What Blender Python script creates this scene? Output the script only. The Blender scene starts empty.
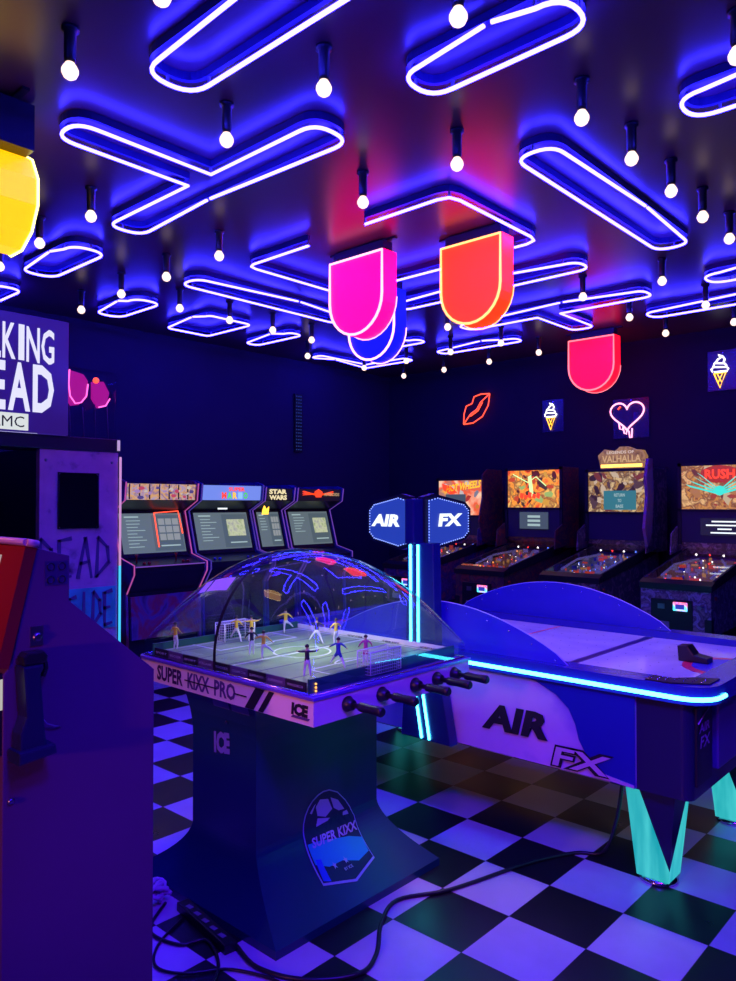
import bpy, bmesh, math, random
from mathutils import Vector, Matrix
random.seed(7)
sc = bpy.context.scene
col = sc.collection
PI = math.pi
CEIL = 3.26
CAMZ = 1.53
DEPS = None

# ------------------------------------------------------------------ materials
def new_mat(name):
    m = bpy.data.materials.new(name); m.use_nodes = True
    nt = m.node_tree; b = nt.nodes['Principled BSDF']
    return m, nt, b
def mat(name, colr, rough=.5, metal=0., spec=.5, coat=0.):
    m, nt, b = new_mat(name)
    b.inputs['Base Color'].default_value = (*colr, 1)
    b.inputs['Roughness'].default_value = rough
    b.inputs['Metallic'].default_value = metal
    b.inputs['Specular IOR Level'].default_value = spec
    b.inputs['Coat Weight'].default_value = coat
    b.inputs['Coat Roughness'].default_value = .08
    return m
def emis(name, colr, s, base=(.02, .02, .02)):
    m, nt, b = new_mat(name)
    b.inputs['Base Color'].default_value = (*base, 1)
    b.inputs['Emission Color'].default_value = (*colr, 1)
    b.inputs['Emission Strength'].default_value = s
    return m
def noisy(name, stops, scale=6, rough=.5, detail=4, emit=0, kind='noise', distort=0., spec=.5, stretch=(1, 1, 1)):
    m, nt, b = new_mat(name)
    N = nt.nodes; L = nt.links
    tc = N.new('ShaderNodeTexCoord'); mp = N.new('ShaderNodeMapping'); mp.inputs['Scale'].default_value = stretch
    L.new(tc.outputs['Object'], mp.inputs['Vector'])
    if kind == 'noise':
        t = N.new('ShaderNodeTexNoise'); t.inputs['Scale'].default_value = scale
        t.inputs['Detail'].default_value = detail; t.inputs['Distortion'].default_value = distort
        out = t.outputs['Fac']
    else:
        t = N.new('ShaderNodeTexVoronoi'); t.inputs['Scale'].default_value = scale
        out = t.outputs['Color']
        sp = N.new('ShaderNodeSeparateColor'); L.new(out, sp.inputs[0]); out = sp.outputs[0]
    L.new(mp.outputs[0], t.inputs['Vector'])
    r = N.new('ShaderNodeValToRGB')
    while len(r.color_ramp.elements) < len(stops): r.color_ramp.elements.new(.5)
    for e, (p, c) in zip(r.color_ramp.elements, stops): e.position = p; e.color = (*c, 1)
    L.new(out, r.inputs['Fac'])
    b.inputs['Roughness'].default_value = rough
    b.inputs['Specular IOR Level'].default_value = spec
    if emit:
        b.inputs['Base Color'].default_value = (.02, .02, .02, 1)
        L.new(r.outputs[0], b.inputs['Emission Color']); b.inputs['Emission Strength'].default_value = emit
    else:
        L.new(r.outputs[0], b.inputs['Base Color'])
    return m
def glass(name, tint=(1, 1, 1), rough=.02, ior=1.45, tinted=0., refl=.04):
    m = bpy.data.materials.new(name); m.use_nodes = True
    nt = m.node_tree; N = nt.nodes; L = nt.links; N.clear()
    o = N.new('ShaderNodeOutputMaterial'); mx = N.new('ShaderNodeMixShader')
    tr = N.new('ShaderNodeBsdfTransparent'); gl = N.new('ShaderNodeBsdfGlossy'); fr = N.new('ShaderNodeLayerWeight'); pw = N.new('ShaderNodeMath'); pw.operation = 'POWER'; pw.inputs[1].default_value = 3.6; ma = N.new('ShaderNodeMath'); ma.operation = 'MULTIPLY_ADD'; ma.inputs[1].default_value = .85; ma.inputs[2].default_value = refl
    tr.inputs[0].default_value = (*tint, 1); gl.inputs['Roughness'].default_value = rough
    fr.inputs['Blend'].default_value = .5; L.new(fr.outputs['Facing'], pw.inputs[0]); L.new(pw.outputs[0], ma.inputs[0]); ma.use_clamp = True
    L.new(ma.outputs[0], mx.inputs[0]); L.new(tr.outputs[0], mx.inputs[1]); L.new(gl.outputs[0], mx.inputs[2])
    if tinted:
        df = N.new('ShaderNodeBsdfDiffuse'); df.inputs[0].default_value = (*tint, 1)
        m2 = N.new('ShaderNodeMixShader'); m2.inputs[0].default_value = tinted
        L.new(mx.outputs[0], m2.inputs[1]); L.new(df.outputs[0], m2.inputs[2]); L.new(m2.outputs[0], o.inputs[0])
    else: L.new(mx.outputs[0], o.inputs[0])
    return m

M = {}
M['black'] = mat('black_plastic', (.012, .012, .016), .35)
M['matte_black'] = mat('matte_black', (.008, .008, .012), .7)
M['dark_navy'] = mat('dark_navy', (.012, .014, .05), .35)
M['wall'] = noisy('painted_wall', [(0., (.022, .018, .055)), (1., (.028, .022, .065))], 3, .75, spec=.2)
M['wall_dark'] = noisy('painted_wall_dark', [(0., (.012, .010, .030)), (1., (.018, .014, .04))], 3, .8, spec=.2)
M['ceiling'] = noisy('ceiling_paint', [(0., (.075, .022, .060)), (1., (.095, .030, .075))], 2.0, .30, spec=.55)
M['white'] = mat('white_paint', (.8, .8, .8), .4)
M['white_gloss'] = mat('white_gloss', (.85, .72, .62), .35)
M['grey'] = mat('grey_plastic', (.22, .22, .25), .4)
M['chrome'] = mat('chrome', (.7, .7, .75), .18, 1.)
M['steel'] = mat('steel', (.3, .3, .34), .35, 1.)
M['neon_blue'] = emis('neon_blue', (.026, .019, 1.), 52.)
M['neon_blue_channel'] = mat('neon_channel_blue', (.02, .02, .16), .4)
M['bulb'] = emis('bulb_glow', (1., .68, .60), 1.75)
M['box_pink'] = emis('lightbox_pink', (1., .001, .115), 3.2, (.3, .0, .1))
M['box_orange'] = emis('lightbox_orange', (1., .013, .001), 4., (.3, .02, .0))
M['box_red'] = emis('lightbox_red', (1., .003, .022), 2., (.3, .0, .02))
M['box_blue'] = emis('lightbox_blue', (.004, .01, 1.), .8, (.0, .0, .3))
M['box_yellow'] = emis('lightbox_yellow', (1., .46, .0), 1.5, (.3, .2, .0))
M['neon_pinkwhite'] = emis('neon_pinkwhite', (1., .35, .6), 2.6)
M['neon_orangewhite'] = emis('neon_orangewhite', (1., .32, .1), 3.2)
M['neon_yellowwhite'] = emis('neon_yellowwhite', (1., .85, .25), 3.5)
M['neon_red'] = emis('neon_red', (1., .07, .03), 2.4)
M['neon_redpink'] = emis('neon_redpink', (1., .14, .18), 2.4)
M['neon_white'] = emis('neon_white', (1., .92, 1.), 3.)
M['neon_amber'] = emis('neon_amber', (1., .45, .03), 3.)
M['neon_violet'] = emis('neon_violet', (.8, .3, 1.), 4.)
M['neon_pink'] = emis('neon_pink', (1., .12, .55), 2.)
M['cyan_led'] = emis('cyan_led', (.075, .85, 1.), 8.)
M['cyan_leg'] = noisy('cyan_lit_leg', [(0.3, (.0, .36, .42)), (.7, (.07, .66, .68))], 3, .4, emit=.95, stretch=(6, 6, .6))
M['cyan_soft'] = emis('cyan_soft', (.02, .4, 1.), 2.)
M['acrylic'] = glass('clear_acrylic')
M['shield'] = glass('blue_acrylic', (.10, .10, .75), .05, 1.45, .55)
M['smoke'] = mat('smoked_window', (.004, .004, .008), .1)

# floor: black and white checker of 12 inch tiles
def floor_mat():
    m, nt, b = new_mat('checker_tiles'); N = nt.nodes; L = nt.links
    tc = N.new('ShaderNodeTexCoord'); mp = N.new('ShaderNodeMapping')
    mp.inputs['Location'].default_value = (2.12, -3.045, .5 * .305)
    L.new(tc.outputs['Object'], mp.inputs['Vector'])
    ck = N.new('ShaderNodeTexChecker'); ck.inputs['Scale'].default_value = 1 / .305
    ck.inputs['Color1'].default_value = (.62, .60, .62, 1); ck.inputs['Color2'].default_value = (.012, .013, .015, 1)
    L.new(mp.outputs[0], ck.inputs['Vector'])
    # thin seams and faint wear
    sp = N.new('ShaderNodeSeparateXYZ'); L.new(mp.outputs[0], sp.inputs[0])
    seam = None
    for ax in (0, 1):
        d = N.new('ShaderNodeMath'); d.operation = 'DIVIDE'; d.inputs[1].default_value = .305; L.new(sp.outputs[ax], d.inputs[0])
        pp = N.new('ShaderNodeMath'); pp.operation = 'PINGPONG'; pp.inputs[1].default_value = .5; L.new(d.outputs[0], pp.inputs[0])
        lt = N.new('ShaderNodeMath'); lt.operation = 'LESS_THAN'; lt.inputs[1].default_value = .004; L.new(pp.outputs[0], lt.inputs[0])
        if seam is None: seam = lt
        else:
            mx = N.new('ShaderNodeMath'); mx.operation = 'MAXIMUM'; L.new(seam.outputs[0], mx.inputs[0]); L.new(lt.outputs[0], mx.inputs[1]); seam = mx
    no = N.new('ShaderNodeTexNoise'); no.inputs['Scale'].default_value = 5; no.inputs['Detail'].default_value = 6
    L.new(tc.outputs['Object'], no.inputs['Vector'])
    mr = N.new('ShaderNodeMapRange'); mr.inputs['To Min'].default_value = .75; mr.inputs['To Max'].default_value = 1.1; L.new(no.outputs['Fac'], mr.inputs['Value'])
    mul = N.new('ShaderNodeMix'); mul.data_type = 'RGBA'; mul.blend_type = 'MULTIPLY'; mul.inputs[0].default_value = 1
    L.new(ck.outputs['Color'], mul.inputs[6]); L.new(mr.outputs[0], mul.inputs[7])
    m2 = N.new('ShaderNodeMix'); m2.data_type = 'RGBA'; L.new(seam.outputs[0], m2.inputs[0]); L.new(mul.outputs[2], m2.inputs[6]); m2.inputs[7].default_value = (.05, .05, .06, 1)
    L.new(m2.outputs[2], b.inputs['Base Color'])
    r2 = N.new('ShaderNodeMapRange'); r2.inputs['To Min'].default_value = .22; r2.inputs['To Max'].default_value = .42; L.new(no.outputs['Fac'], r2.inputs['Value'])
    L.new(r2.outputs[0], b.inputs['Roughness'])
    return m
M['floor'] = floor_mat()

# ------------------------------------------------------------------ mesh builder
def wl(o):
    v = Vector((0, 0, 0))
    while o is not None: v += Vector(o.location); o = o.parent
    return v
class MB:
    def __init__(s): s.bm = bmesh.new(); s.mi = 0
    def _f(s, vs, smooth=False):
        try: f = s.bm.faces.new(vs)
        except ValueError: return None
        f.material_index = s.mi; f.smooth = smooth; return f
    def box(s, x0, x1, y0, y1, z0, z1, bevel=0):
        v = [s.bm.verts.new((x, y, z)) for x in (x0, x1) for y in (y0, y1) for z in (z0, z1)]
        fs = [s._f([v[i] for i in q]) for q in ((0, 1, 3, 2), (4, 6, 7, 5), (0, 4, 5, 1), (2, 3, 7, 6), (0, 2, 6, 4), (1, 5, 7, 3))]
        if bevel:
            es = list({e for f in fs for e in f.edges})
            r = bmesh.ops.bevel(s.bm, geom=es, offset=bevel, segments=2, affect='EDGES', profile=.6)
            for f in r['faces']: f.material_index = s.mi
        return s
    def prism(s, pts, axis, lo, hi, bevel=0):
        """pts 2D polygon; axis 0: (y,z), 1: (x,z), 2: (x,y)"""
        def P(p, t): return {0: (t, p[0], p[1]), 1: (p[0], t, p[1]), 2: (p[0], p[1], t)}[axis]
        A = [s.bm.verts.new(P(p, lo)) for p in pts]; B = [s.bm.verts.new(P(p, hi)) for p in pts]
        fs = [s._f(A), s._f(B[::-1])]; n = len(pts)
        for i in range(n): fs.append(s._f([A[i], B[i], B[(i + 1) % n], A[(i + 1) % n]]))
        bmesh.ops.recalc_face_normals(s.bm, faces=[f for f in fs if f])
        if bevel:
            es = list({e for f in fs[:2] for e in f.edges})
            r = bmesh.ops.bevel(s.bm, geom=es, offset=bevel, segments=2, affect='EDGES', profile=.6)
            for f in r['faces']: f.material_index = s.mi
        return s
    def face(s, pts, smooth=False):
        return s._f([s.bm.verts.new(p) for p in pts], smooth)
    def tube(s, pts, r, n=8, closed=False, cap=True):
        pts = [Vector(p) for p in pts]; m = len(pts); rings = []
        rr = r if isinstance(r, (list, tuple)) else [r] * m
        up = Vector((0, 0, 1)); prev = None
        for i in range(m):
            if closed: t = pts[(i + 1) % m] - pts[i - 1]
            else: t = pts[min(i + 1, m - 1)] - pts[max(i - 1, 0)]
            if t.length < 1e-9: t = Vector((0, 0, 1))
            t.normalize()
            a = prev if prev is not None else (up if abs(t.z) < .9 else Vector((1, 0, 0)))
            u = a - t * a.dot(t)
            if u.length < 1e-6: u = t.orthogonal()
            u.normalize(); w = t.cross(u); prev = u
            rings.append([s.bm.verts.new(pts[i] + (u * math.cos(2 * PI * k / n) + w * math.sin(2 * PI * k / n)) * rr[i]) for k in range(n)])
        for i in range(m if closed else m - 1):
            A = rings[i]; B = rings[(i + 1) % m]
            for k in range(n): s._f([A[k], A[(k + 1) % n], B[(k + 1) % n], B[k]], True)
        if cap and not closed: s._f(rings[0][::-1]); s._f(rings[-1])
        return s
    def lathe(s, prof, c, n=20, axis='z'):
        """prof list of (r, h)"""
        cx, cy, cz = c; rings = []
        for r, h in prof:
            ring = []
            for k in range(n):
                a = 2 * PI * k / n; p, q = r * math.cos(a), r * math.sin(a)
                ring.append(s.bm.verts.new({'z': (cx + p, cy + q, cz + h), 'x': (cx + h, cy + p, cz + q), 'y': (cx + p, cy + h, cz + q)}[axis]))
            rings.append(ring)
        for A, B in zip(rings, rings[1:]):
            for k in range(n): s._f([A[k], A[(k + 1) % n], B[(k + 1) % n], B[k]], True)
        s._f(rings[0][::-1]); s._f(rings[-1])
        return s
    def sphere(s, c, r, n=12):
        prof = [(max(1e-4, r * math.sin(PI * i / n)), -r * math.cos(PI * i / n)) for i in range(n + 1)]
        return s.lathe(prof, c, n * 2 if n < 10 else 16)
    def build(s, name, mats, parent=None, origin=None):
        me = bpy.data.meshes.new(name)
        bmesh.ops.remove_doubles(s.bm, verts=s.bm.verts, dist=1e-6)
        bmesh.ops.recalc_face_normals(s.bm, faces=s.bm.faces)
        s.bm.to_mesh(me); s.bm.free()
        for m in (mats if isinstance(mats, (list, tuple)) else [mats]): me.materials.append(m)
        o = bpy.data.objects.new(name, me); col.objects.link(o)
        place(o, parent, origin)
        return o
def place(o, parent=None, origin=None):
    me = o.data
    if parent is not None:
        o.parent = parent; me.transform(Matrix.Translation(-wl(parent)))
    else:
        if origin is None:
            vs = [v.co for v in me.vertices]
            origin = Vector(((min(v.x for v in vs) + max(v.x for v in vs)) / 2, (min(v.y for v in vs) + max(v.y for v in vs)) / 2, min(v.z for v in vs)))
        me.transform(Matrix.Translation(-Vector(origin))); o.location = origin
def tag(o, label=None, cat=None, group=None, kind=None):
    if label: o['label'] = label
    if cat: o['category'] = cat
    if group: o['group'] = group
    if kind: o['kind'] = kind
    return o
def thing(name, loc, label, cat, group=None):
    o = bpy.data.objects.new(name, None); col.objects.link(o); o.location = loc; o.empty_display_size = .1
    return tag(o, label, cat, group)
def copy_tree(o, parent=None):
    c = o.copy(); col.objects.link(c)
    if parent is not None: c.parent = parent
    for ch in list(o.children): copy_tree(ch, c)
    return c
def struct(o): o['kind'] = 'structure'; return o

def text_mesh(s, bold=0.):
    cu = bpy.data.curves.new('t', 'FONT'); cu.body = s; cu.size = 1; cu.resolution_u = 2; cu.offset = bold
    ob = bpy.data.objects.new('t', cu); col.objects.link(ob)
    dg = bpy.context.evaluated_depsgraph_get(); dg.update()
    me = bpy.data.meshes.new_from_object(ob.evaluated_get(dg))
    bpy.data.objects.remove(ob); bpy.data.curves.remove(cu)
    return me
def text(name, s, org, xd, yd, w, h, m, parent=None, bold=.0, fn=None, shear=0., thick=0.):
    """fit text into a w x h frame with lower-left at org, running along xd, rising along yd"""
    me = text_mesh(s, bold)
    vs = me.vertices
    x0 = min(v.co.x for v in vs); x1 = max(v.co.x for v in vs); y0 = min(v.co.y for v in vs); y1 = max(v.co.y for v in vs)
    org = Vector(org); xd = Vector(xd); yd = Vector(yd)
    for v in vs:
        u = (v.co.x - x0) / (x1 - x0); q = (v.co.y - y0) / max(1e-6, y1 - y0)
        u = u * w + q * shear * h; q = q * h
        v.co = fn(u, q) if fn else org + xd * u + yd * q
    me.materials.append(m)
    o = bpy.data.objects.new(name, me); col.objects.link(o); place(o, parent); return o
def poly_decal(name, pts, m, parent, fn=None, cuts=3):
    bm = bmesh.new(); bm.faces.new([bm.verts.new((p[0], p[1], 0)) for p in pts])
    bmesh.ops.triangulate(bm, faces=bm.faces)
    for _ in range(cuts): bmesh.ops.subdivide_edges(bm, edges=bm.edges, cuts=1, use_grid_fill=True)
    for v in bm.verts: v.co = fn(v.co.x, v.co.y)
    me = bpy.data.meshes.new(name); bm.to_mesh(me); bm.free(); me.materials.append(m)
    o = bpy.data.objects.new(name, me); col.objects.link(o); place(o, parent); return o

# ------------------------------------------------------------------ camera
cam = bpy.data.cameras.new('camera'); co = bpy.data.objects.new('camera', cam); col.objects.link(co)
YAW = math.atan2(.673, .739)
co.location = (0, 0, CAMZ); co.rotation_euler = (PI / 2 + .0176, 0, YAW)
cam.lens = 752 / 981 * 36; cam.sensor_width = 36; cam.clip_start = .05
sc.camera = co
def project(p):
    x, y, z = p[0], p[1], p[2] - CAMZ
    c, s = math.cos(YAW), math.sin(YAW)
    X = c * x + s * y; Y = -s * x + c * y
    cp, sp = math.cos(.0176), math.sin(.0176)
    d = Y * cp + z * sp; h = -Y * sp + z * cp
    return 368 + 752 * X / d, 490.5 - 752 * h / d

# ------------------------------------------------------------------ room shell
XL, XR, YB, YF = -6.72, 2.2, 7.81, -2.2
struct(MB().box(XL - .1, XR + .1, YF - .1, YB + .1, -.05, 0).build('floor', M['floor'], origin=(0, 0, 0)))
struct(MB().box(XL - .1, XR + .1, YF - .1, YB + .1, CEIL, CEIL + .1).build('ceiling', M['ceiling']))
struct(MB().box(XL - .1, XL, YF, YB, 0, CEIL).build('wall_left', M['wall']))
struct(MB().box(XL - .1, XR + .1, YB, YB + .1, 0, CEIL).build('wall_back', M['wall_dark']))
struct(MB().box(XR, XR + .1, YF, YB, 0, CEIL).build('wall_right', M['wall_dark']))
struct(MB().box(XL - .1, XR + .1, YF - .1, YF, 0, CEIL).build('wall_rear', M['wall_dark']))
struct(MB().box(XL, XL + .015, YF, YB, 0, .1).build('baseboard_left', M['matte_black']))
struct(MB().box(XL, XR, YB - .015, YB, 0, .1).build('baseboard_back', M['matte_black']))
# dark strip with rows of dim blue dots, far part of the left wall
t = MB()
t.box(XL, XL + .03, 6.05, 6.17, 2.15, 2.85)
t.mi = 1
for i in range(3):
    for k in range(17):
        t.sphere((XL + .032, 6.075 + i * .035, 2.18 + k * .04), .007, 4)
tag(t.build('indicator_strip', [M['matte_black'], emis('dim_blue_dots', (.04, .12, .5), .5)]), 'dark vertical panel with rows of dim blue dots high on the left wall', 'wall panel')

# ------------------------------------------------------------------ ceiling neon shapes
def outline(pts):
    """pts (a, b, r): closed polygon with rounded corners -> list of points"""
    out = []; n = len(pts)
    for i in range(n):
        p = Vector(pts[i][:2]); q = Vector(pts[i - 1][:2]); w = Vector(pts[(i + 1) % n][:2]); r = pts[i][2]
        d1 = (q - p).normalized(); d2 = (w - p).normalized()
        r = min(r, (q - p).length * .5, (w - p).length * .5)
        if r < .012: out.append(p); continue
        A = p + d1 * r; B = p + d2 * r
        for k in range(7):
            u = k / 6; out.append(A * (1 - u) ** 2 + p * 2 * u * (1 - u) + B * u ** 2)
    return out
def cap(a0, a1, b0, b1, r=None):
    r = r or min(abs(a1 - a0), abs(b1 - b0)) * .5
    return [(a0, b0, r), (a1, b0, r), (a1, b1, r), (a0, b1, r)]
def neon_shape(pts, label, gap=.03, closed=True, key=None):
    """white-blue neon tube under a shallow channel that hangs on the ceiling"""
    path = outline(pts) if closed else [Vector(p[:2]) for p in pts]
    # rotate so the break lies on a straight run
    cx = sum(p.x for p in path) / len(path); cy = sum(p.y for p in path) / len(path)
    root = thing('neon_light', (cx, cy, CEIL), label, 'neon light', 'blue neon outlines on the ceiling')
    if closed:
        L = [(path[(i + 1) % len(path)] - path[i]).length for i in range(len(path))]
        i = L.index(max(L)); p, q = path[i], path[(i + 1) % len(path)]
        mid = p.lerp(q, .62); d = (q - p).normalized()
        run = [mid + d * gap / 2] + [path[(i + 1 + k) % len(path)] for k in range(len(path))] + [mid - d * gap / 2]
    else: run = path
    z = CEIL - .07
    pts3 = [(p.x, p.y, z + (.03 if closed and i in (0, len(run) - 1) else 0)) for i, p in enumerate(run)]
    MB().tube(pts3, .0085, 8).build('neon_tube', M['neon_blue'], root)
    ch = MB(); n = len(path); hw = .009
    rng = range(n) if closed else range(n - 1)
    offs = []
    for i in range(n):
        a = path[i - 1] if (closed or i > 0) else path[i]; b = path[(i + 1) % n] if (closed or i < n - 1) else path[i]
        t = (b - a); t = t.normalized() if t.length > 1e-6 else Vector((1, 0)); offs.append(Vector((-t.y, t.x)) * hw)
    V = []
    for i in range(n):
        p, o = path[i], offs[i]
        V.append([ch.bm.verts.new((p.x + sx * o.x, p.y + sx * o.y, zz)) for sx, zz in ((-1, CEIL), (-1, CEIL - .035), (1, CEIL - .035), (1, CEIL))])
    for i in rng:
        A, B = V[i], V[(i + 1) % n]
        for k in range(4): ch._f([A[k], A[(k + 1) % 4], B[(k + 1) % 4], B[k]])
    if not closed: ch._f(V[0]); ch._f(V[-1][::-1])
    ch.build('channel', M['neon_blue_channel'], root)
    step = max(1, len(path) // 4)
    for i in range(0, len(path), step):
        p = path[i]; MB().box(p.x - .005, p.x + .005, p.y - .005, p.y + .005, CEIL - .068, CEIL - .035).build('tube_clip', M['grey'], root)
    return root
R = .1
shapes = [
 (cap(-2.57, -1.25, 1.53, 1.76), 'long slanted blue neon capsule cut by the top edge, left of centre', 'the long capsule at the top left'),
 (cap(-1.86, -1.16, 2.22, 2.43), 'blue neon capsule at the top right of centre, lit all round', 'the capsule at the top right of centre'),
 ([(-4.15, 2.25, R), (-3.32, 2.25, 0), (-3.32, 1.54, R), (-3.12, 1.54, R), (-3.12, 2.25, 0), (-2.36, 2.25, R), (-2.36, 2.47, R), (-4.15, 2.47, R)],
  'large forked blue neon outline like a letter T on the upper left ceiling', 'the big forked outline on the left'),
 (cap(-1.9, -1.69, 3.13, 4.91), 'long blue neon capsule running down to the right above the red hanging lights', 'the long capsule on the right'),
 (cap(-1.13, -.3, 3.11, 3.33), 'blue neon capsule cut by the right edge near the top', 'the capsule cut by the upper right edge'),
 (cap(-4.87, -4.64, 3.23, 4.91), 'long narrow blue neon capsule reaching behind the pink hanging light', 'the long capsule left of the pink light'),
 (cap(-4.1, -2.39, 4.75, 4.96), 'blue neon capsule running behind the pink and orange hanging lights', 'the capsule behind the orange light'),
 ([(-6.17, 3.94, .08), (-5.48, 3.94, .05), (-5.48, 4.42, .08), (-6.17, 4.42, .05)], 'small diamond-looking blue neon box on the far left ceiling', 'the diamond-looking outline'),
 (cap(-6.15, -5.45, 4.86, 5.03), 'small thin blue neon capsule just right of the diamond-looking outline', 'the thin capsule past the diamond outline'),
 ([(-6.2, 5.85, .06), (-6.04, 5.85, .06), (-6.04, 6.6, 0), (-5.45, 6.6, .06), (-5.45, 6.77, .06), (-6.2, 6.77, 0)], 'blue neon elbow outline in the far corner of the ceiling', 'the elbow outline in the far corner'),
 (cap(-5.45, -4.73, 5.92, 6.09), 'short blue neon capsule whose end shows right of the blue hanging light', 'the short capsule behind the blue light'),
 (cap(-4.97, -3.97, 6.54, 6.72), 'thin blue neon capsule far back, below the orange hanging light', 'the thin capsule under the orange light'),
 ([(-4.1, 5.74, .09), (-2.34, 5.74, .09), (-2.34, 5.96, .09), (-3.16, 5.96, 0), (-3.16, 6.63, .09), (-3.38, 6.63, .09), (-3.38, 5.96, 0), (-4.1, 5.96, .09)],
  'forked blue neon outline on the ceiling just above the red hanging light', 'the forked outline above the red light'),
 (cap(-2.62, -1.1, 6.44, 6.67), 'blue neon capsule low on the right ceiling, reaching the right edge', 'the low capsule at the right edge'),
 (cap(-1.88, -1.1, 5.67, 5.93), 'short end of a blue neon capsule at the right edge above a longer one', 'the short capsule at the right edge'),
 (cap(-6.65, -5.91, 2.28, 2.5), 'blue neon capsule end at the far left edge above the large tall cabinet', 'the capsule at the left edge'),
 (cap(-5.42, -4.63, 2.27, 2.51), 'wide blue neon capsule between the yellow hanging light and the left wall', 'the wide capsule right of the yellow light'),
 (cap(-6.14, -5.46, 3.21, 3.45), 'small blue neon capsule left of the diamond-looking outline', 'the small capsule left of the diamond outline'),
]
NCENT = []
for pts, lab in ((cap(-1.5, -.2, .95, 1.16), 'blue neon capsule on the ceiling above the photographer'), (cap(-.4, 1.2, -.4, -.18), 'blue neon capsule on the ceiling behind the photographer'),
                 (cap(.15, .38, .9, 2.4), 'blue neon capsule on the ceiling to the right of the photographer'), (cap(-2.3, -1.0, -.5, -.28), 'blue neon capsule on the ceiling behind the foreground cabinet')):
    neon_shape(pts, lab)  # unseen capsules, added out of view to light the foreground
for pts, lab, ref in shapes:
    neon_shape(pts, lab)
    NCENT.append((sum(p[0] for p in pts) / len(pts), sum(p[1] for p in pts) / len(pts), ref))
# the open rectangle with a gate, as two open runs
H1 = [(-3.0, 3.27), (-2.47, 3.27), (-2.40, 3.29), (-2.38, 3.36), (-2.38, 4.12), (-2.40, 4.19), (-2.47, 4.22), (-2.56, 4.22)]
H2 = [(-3.52, 3.3), (-4.08, 3.3), (-4.13, 3.32), (-4.15, 3.38), (-4.15, 4.18), (-4.13, 4.24), (-4.06, 4.26), (-2.75, 4.26)]
neon_shape([(*p, 0) for p in H1], 'open blue neon elbow on the ceiling directly above the orange hanging light', closed=False)
neon_shape([(*p, 0) for p in H2], 'open blue neon elbow on the ceiling to the left of the pink hanging light', closed=False)
NCENT.append((-2.5, 3.5, 'the open elbow over the orange light')); NCENT.append((-4.0, 3.5, 'the open elbow left of the pink light'))

# ------------------------------------------------------------------ ceiling bulbs
def make_bulb(x, y):
    r = thing('ceiling_bulb', (x, y, CEIL), 'x', 'light bulb', 'globe bulbs on the ceiling')
    MB().lathe([(.032, 0), (.032, -.012), (.022, -.016), (.022, -.115), (.018, -.13)], (x, y, CEIL), 16).build('socket', M['black'], r)
    z = CEIL - .16
    MB().lathe([(.001, -.031), (.012, -.029), (.023, -.021), (.030, -.006), (.030, .006), (.024, .018), (.017, .028), (.014, .036)], (x, y, z), 18).build('globe', M['bulb'], r)
    return r
BUL = [(-2.62, 1.27), (-2.02, 1.97), (-1.4, 1.97), (-2.62, 1.97), (-2.02, 2.83), (-1.4, 2.83), (-2.64, 2.86), (-1.4, 3.32), (-3.87, 2.0), (-1.4, 3.8), (-1.4, 4.26),
 (-4.5, 2.0), (-3.89, 2.87), (-1.4, 4.72), (-4.52, 2.89), (-2.02, 5.3), (-2.62, 5.3), (-2.62, 6.15), (-2.62, 6.95), (-5.14, 2.02), (-5.14, 2.9), (-5.17, 3.43), (-5.8, 2.92),
 (-.8, 2.8), (-2.02, 1.27), (-5.19, 3.94), (-5.2, 4.43), (-5.24, 4.95), (-5.84, 5.46), (-5.87, 6.38), (-5.24, 6.38), (-5.88, 7.11), (-4.58, 5.43), (-3.96, 5.4),
 (-4.59, 6.31), (-3.97, 6.29), (-5.26, 7.1), (-4.59, 7.03), (-3.93, 6.95), (-2.01, 6.17), (-2.02, 6.92)]
HANG = [(-3.42, 3.70, 2.9, 'the pink hanging light'), (-2.68, 3.96, 2.9, 'the orange hanging light'), (-3.375, 7.06, 2.9, 'the red hanging light'), (-3.3, 1.4, 2.9, 'the yellow hanging light')]
b0 = make_bulb(*BUL[0]); seen = {}
def dirword(dx, dy):
    a = math.degrees(math.atan2(-dy, dx)) % 360
    return ['right of', 'above and right of', 'above', 'above and left of', 'left of', 'below and left of', 'below', 'below and right of'][int((a + 22.5) // 45) % 8]
refs = [(project((x, y, CEIL - .085)), r) for x, y, r in NCENT] + [(project((x, y, z)), r) for x, y, z, r in HANG]
for i, (x, y) in enumerate(BUL):
    r = b0 if i == 0 else copy_tree(b0)
    r.location = (x, y, CEIL)
    p = project((x, y, CEIL - .16))
    ds = sorted(refs, key=lambda q: math.hypot(q[0][0] - p[0], q[0][1] - p[1]))
    lab = None
    for q in ds[:6]:
        cand = 'white globe bulb %s %s' % (dirword(p[0] - q[0][0], p[1] - q[0][1]), q[1])
        if cand not in seen: lab = cand; break
    if lab is None: lab = 'white globe bulb between %s and %s' % (ds[0][1], ds[1][1])
    seen[lab] = 1; r['label'] = lab

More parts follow.
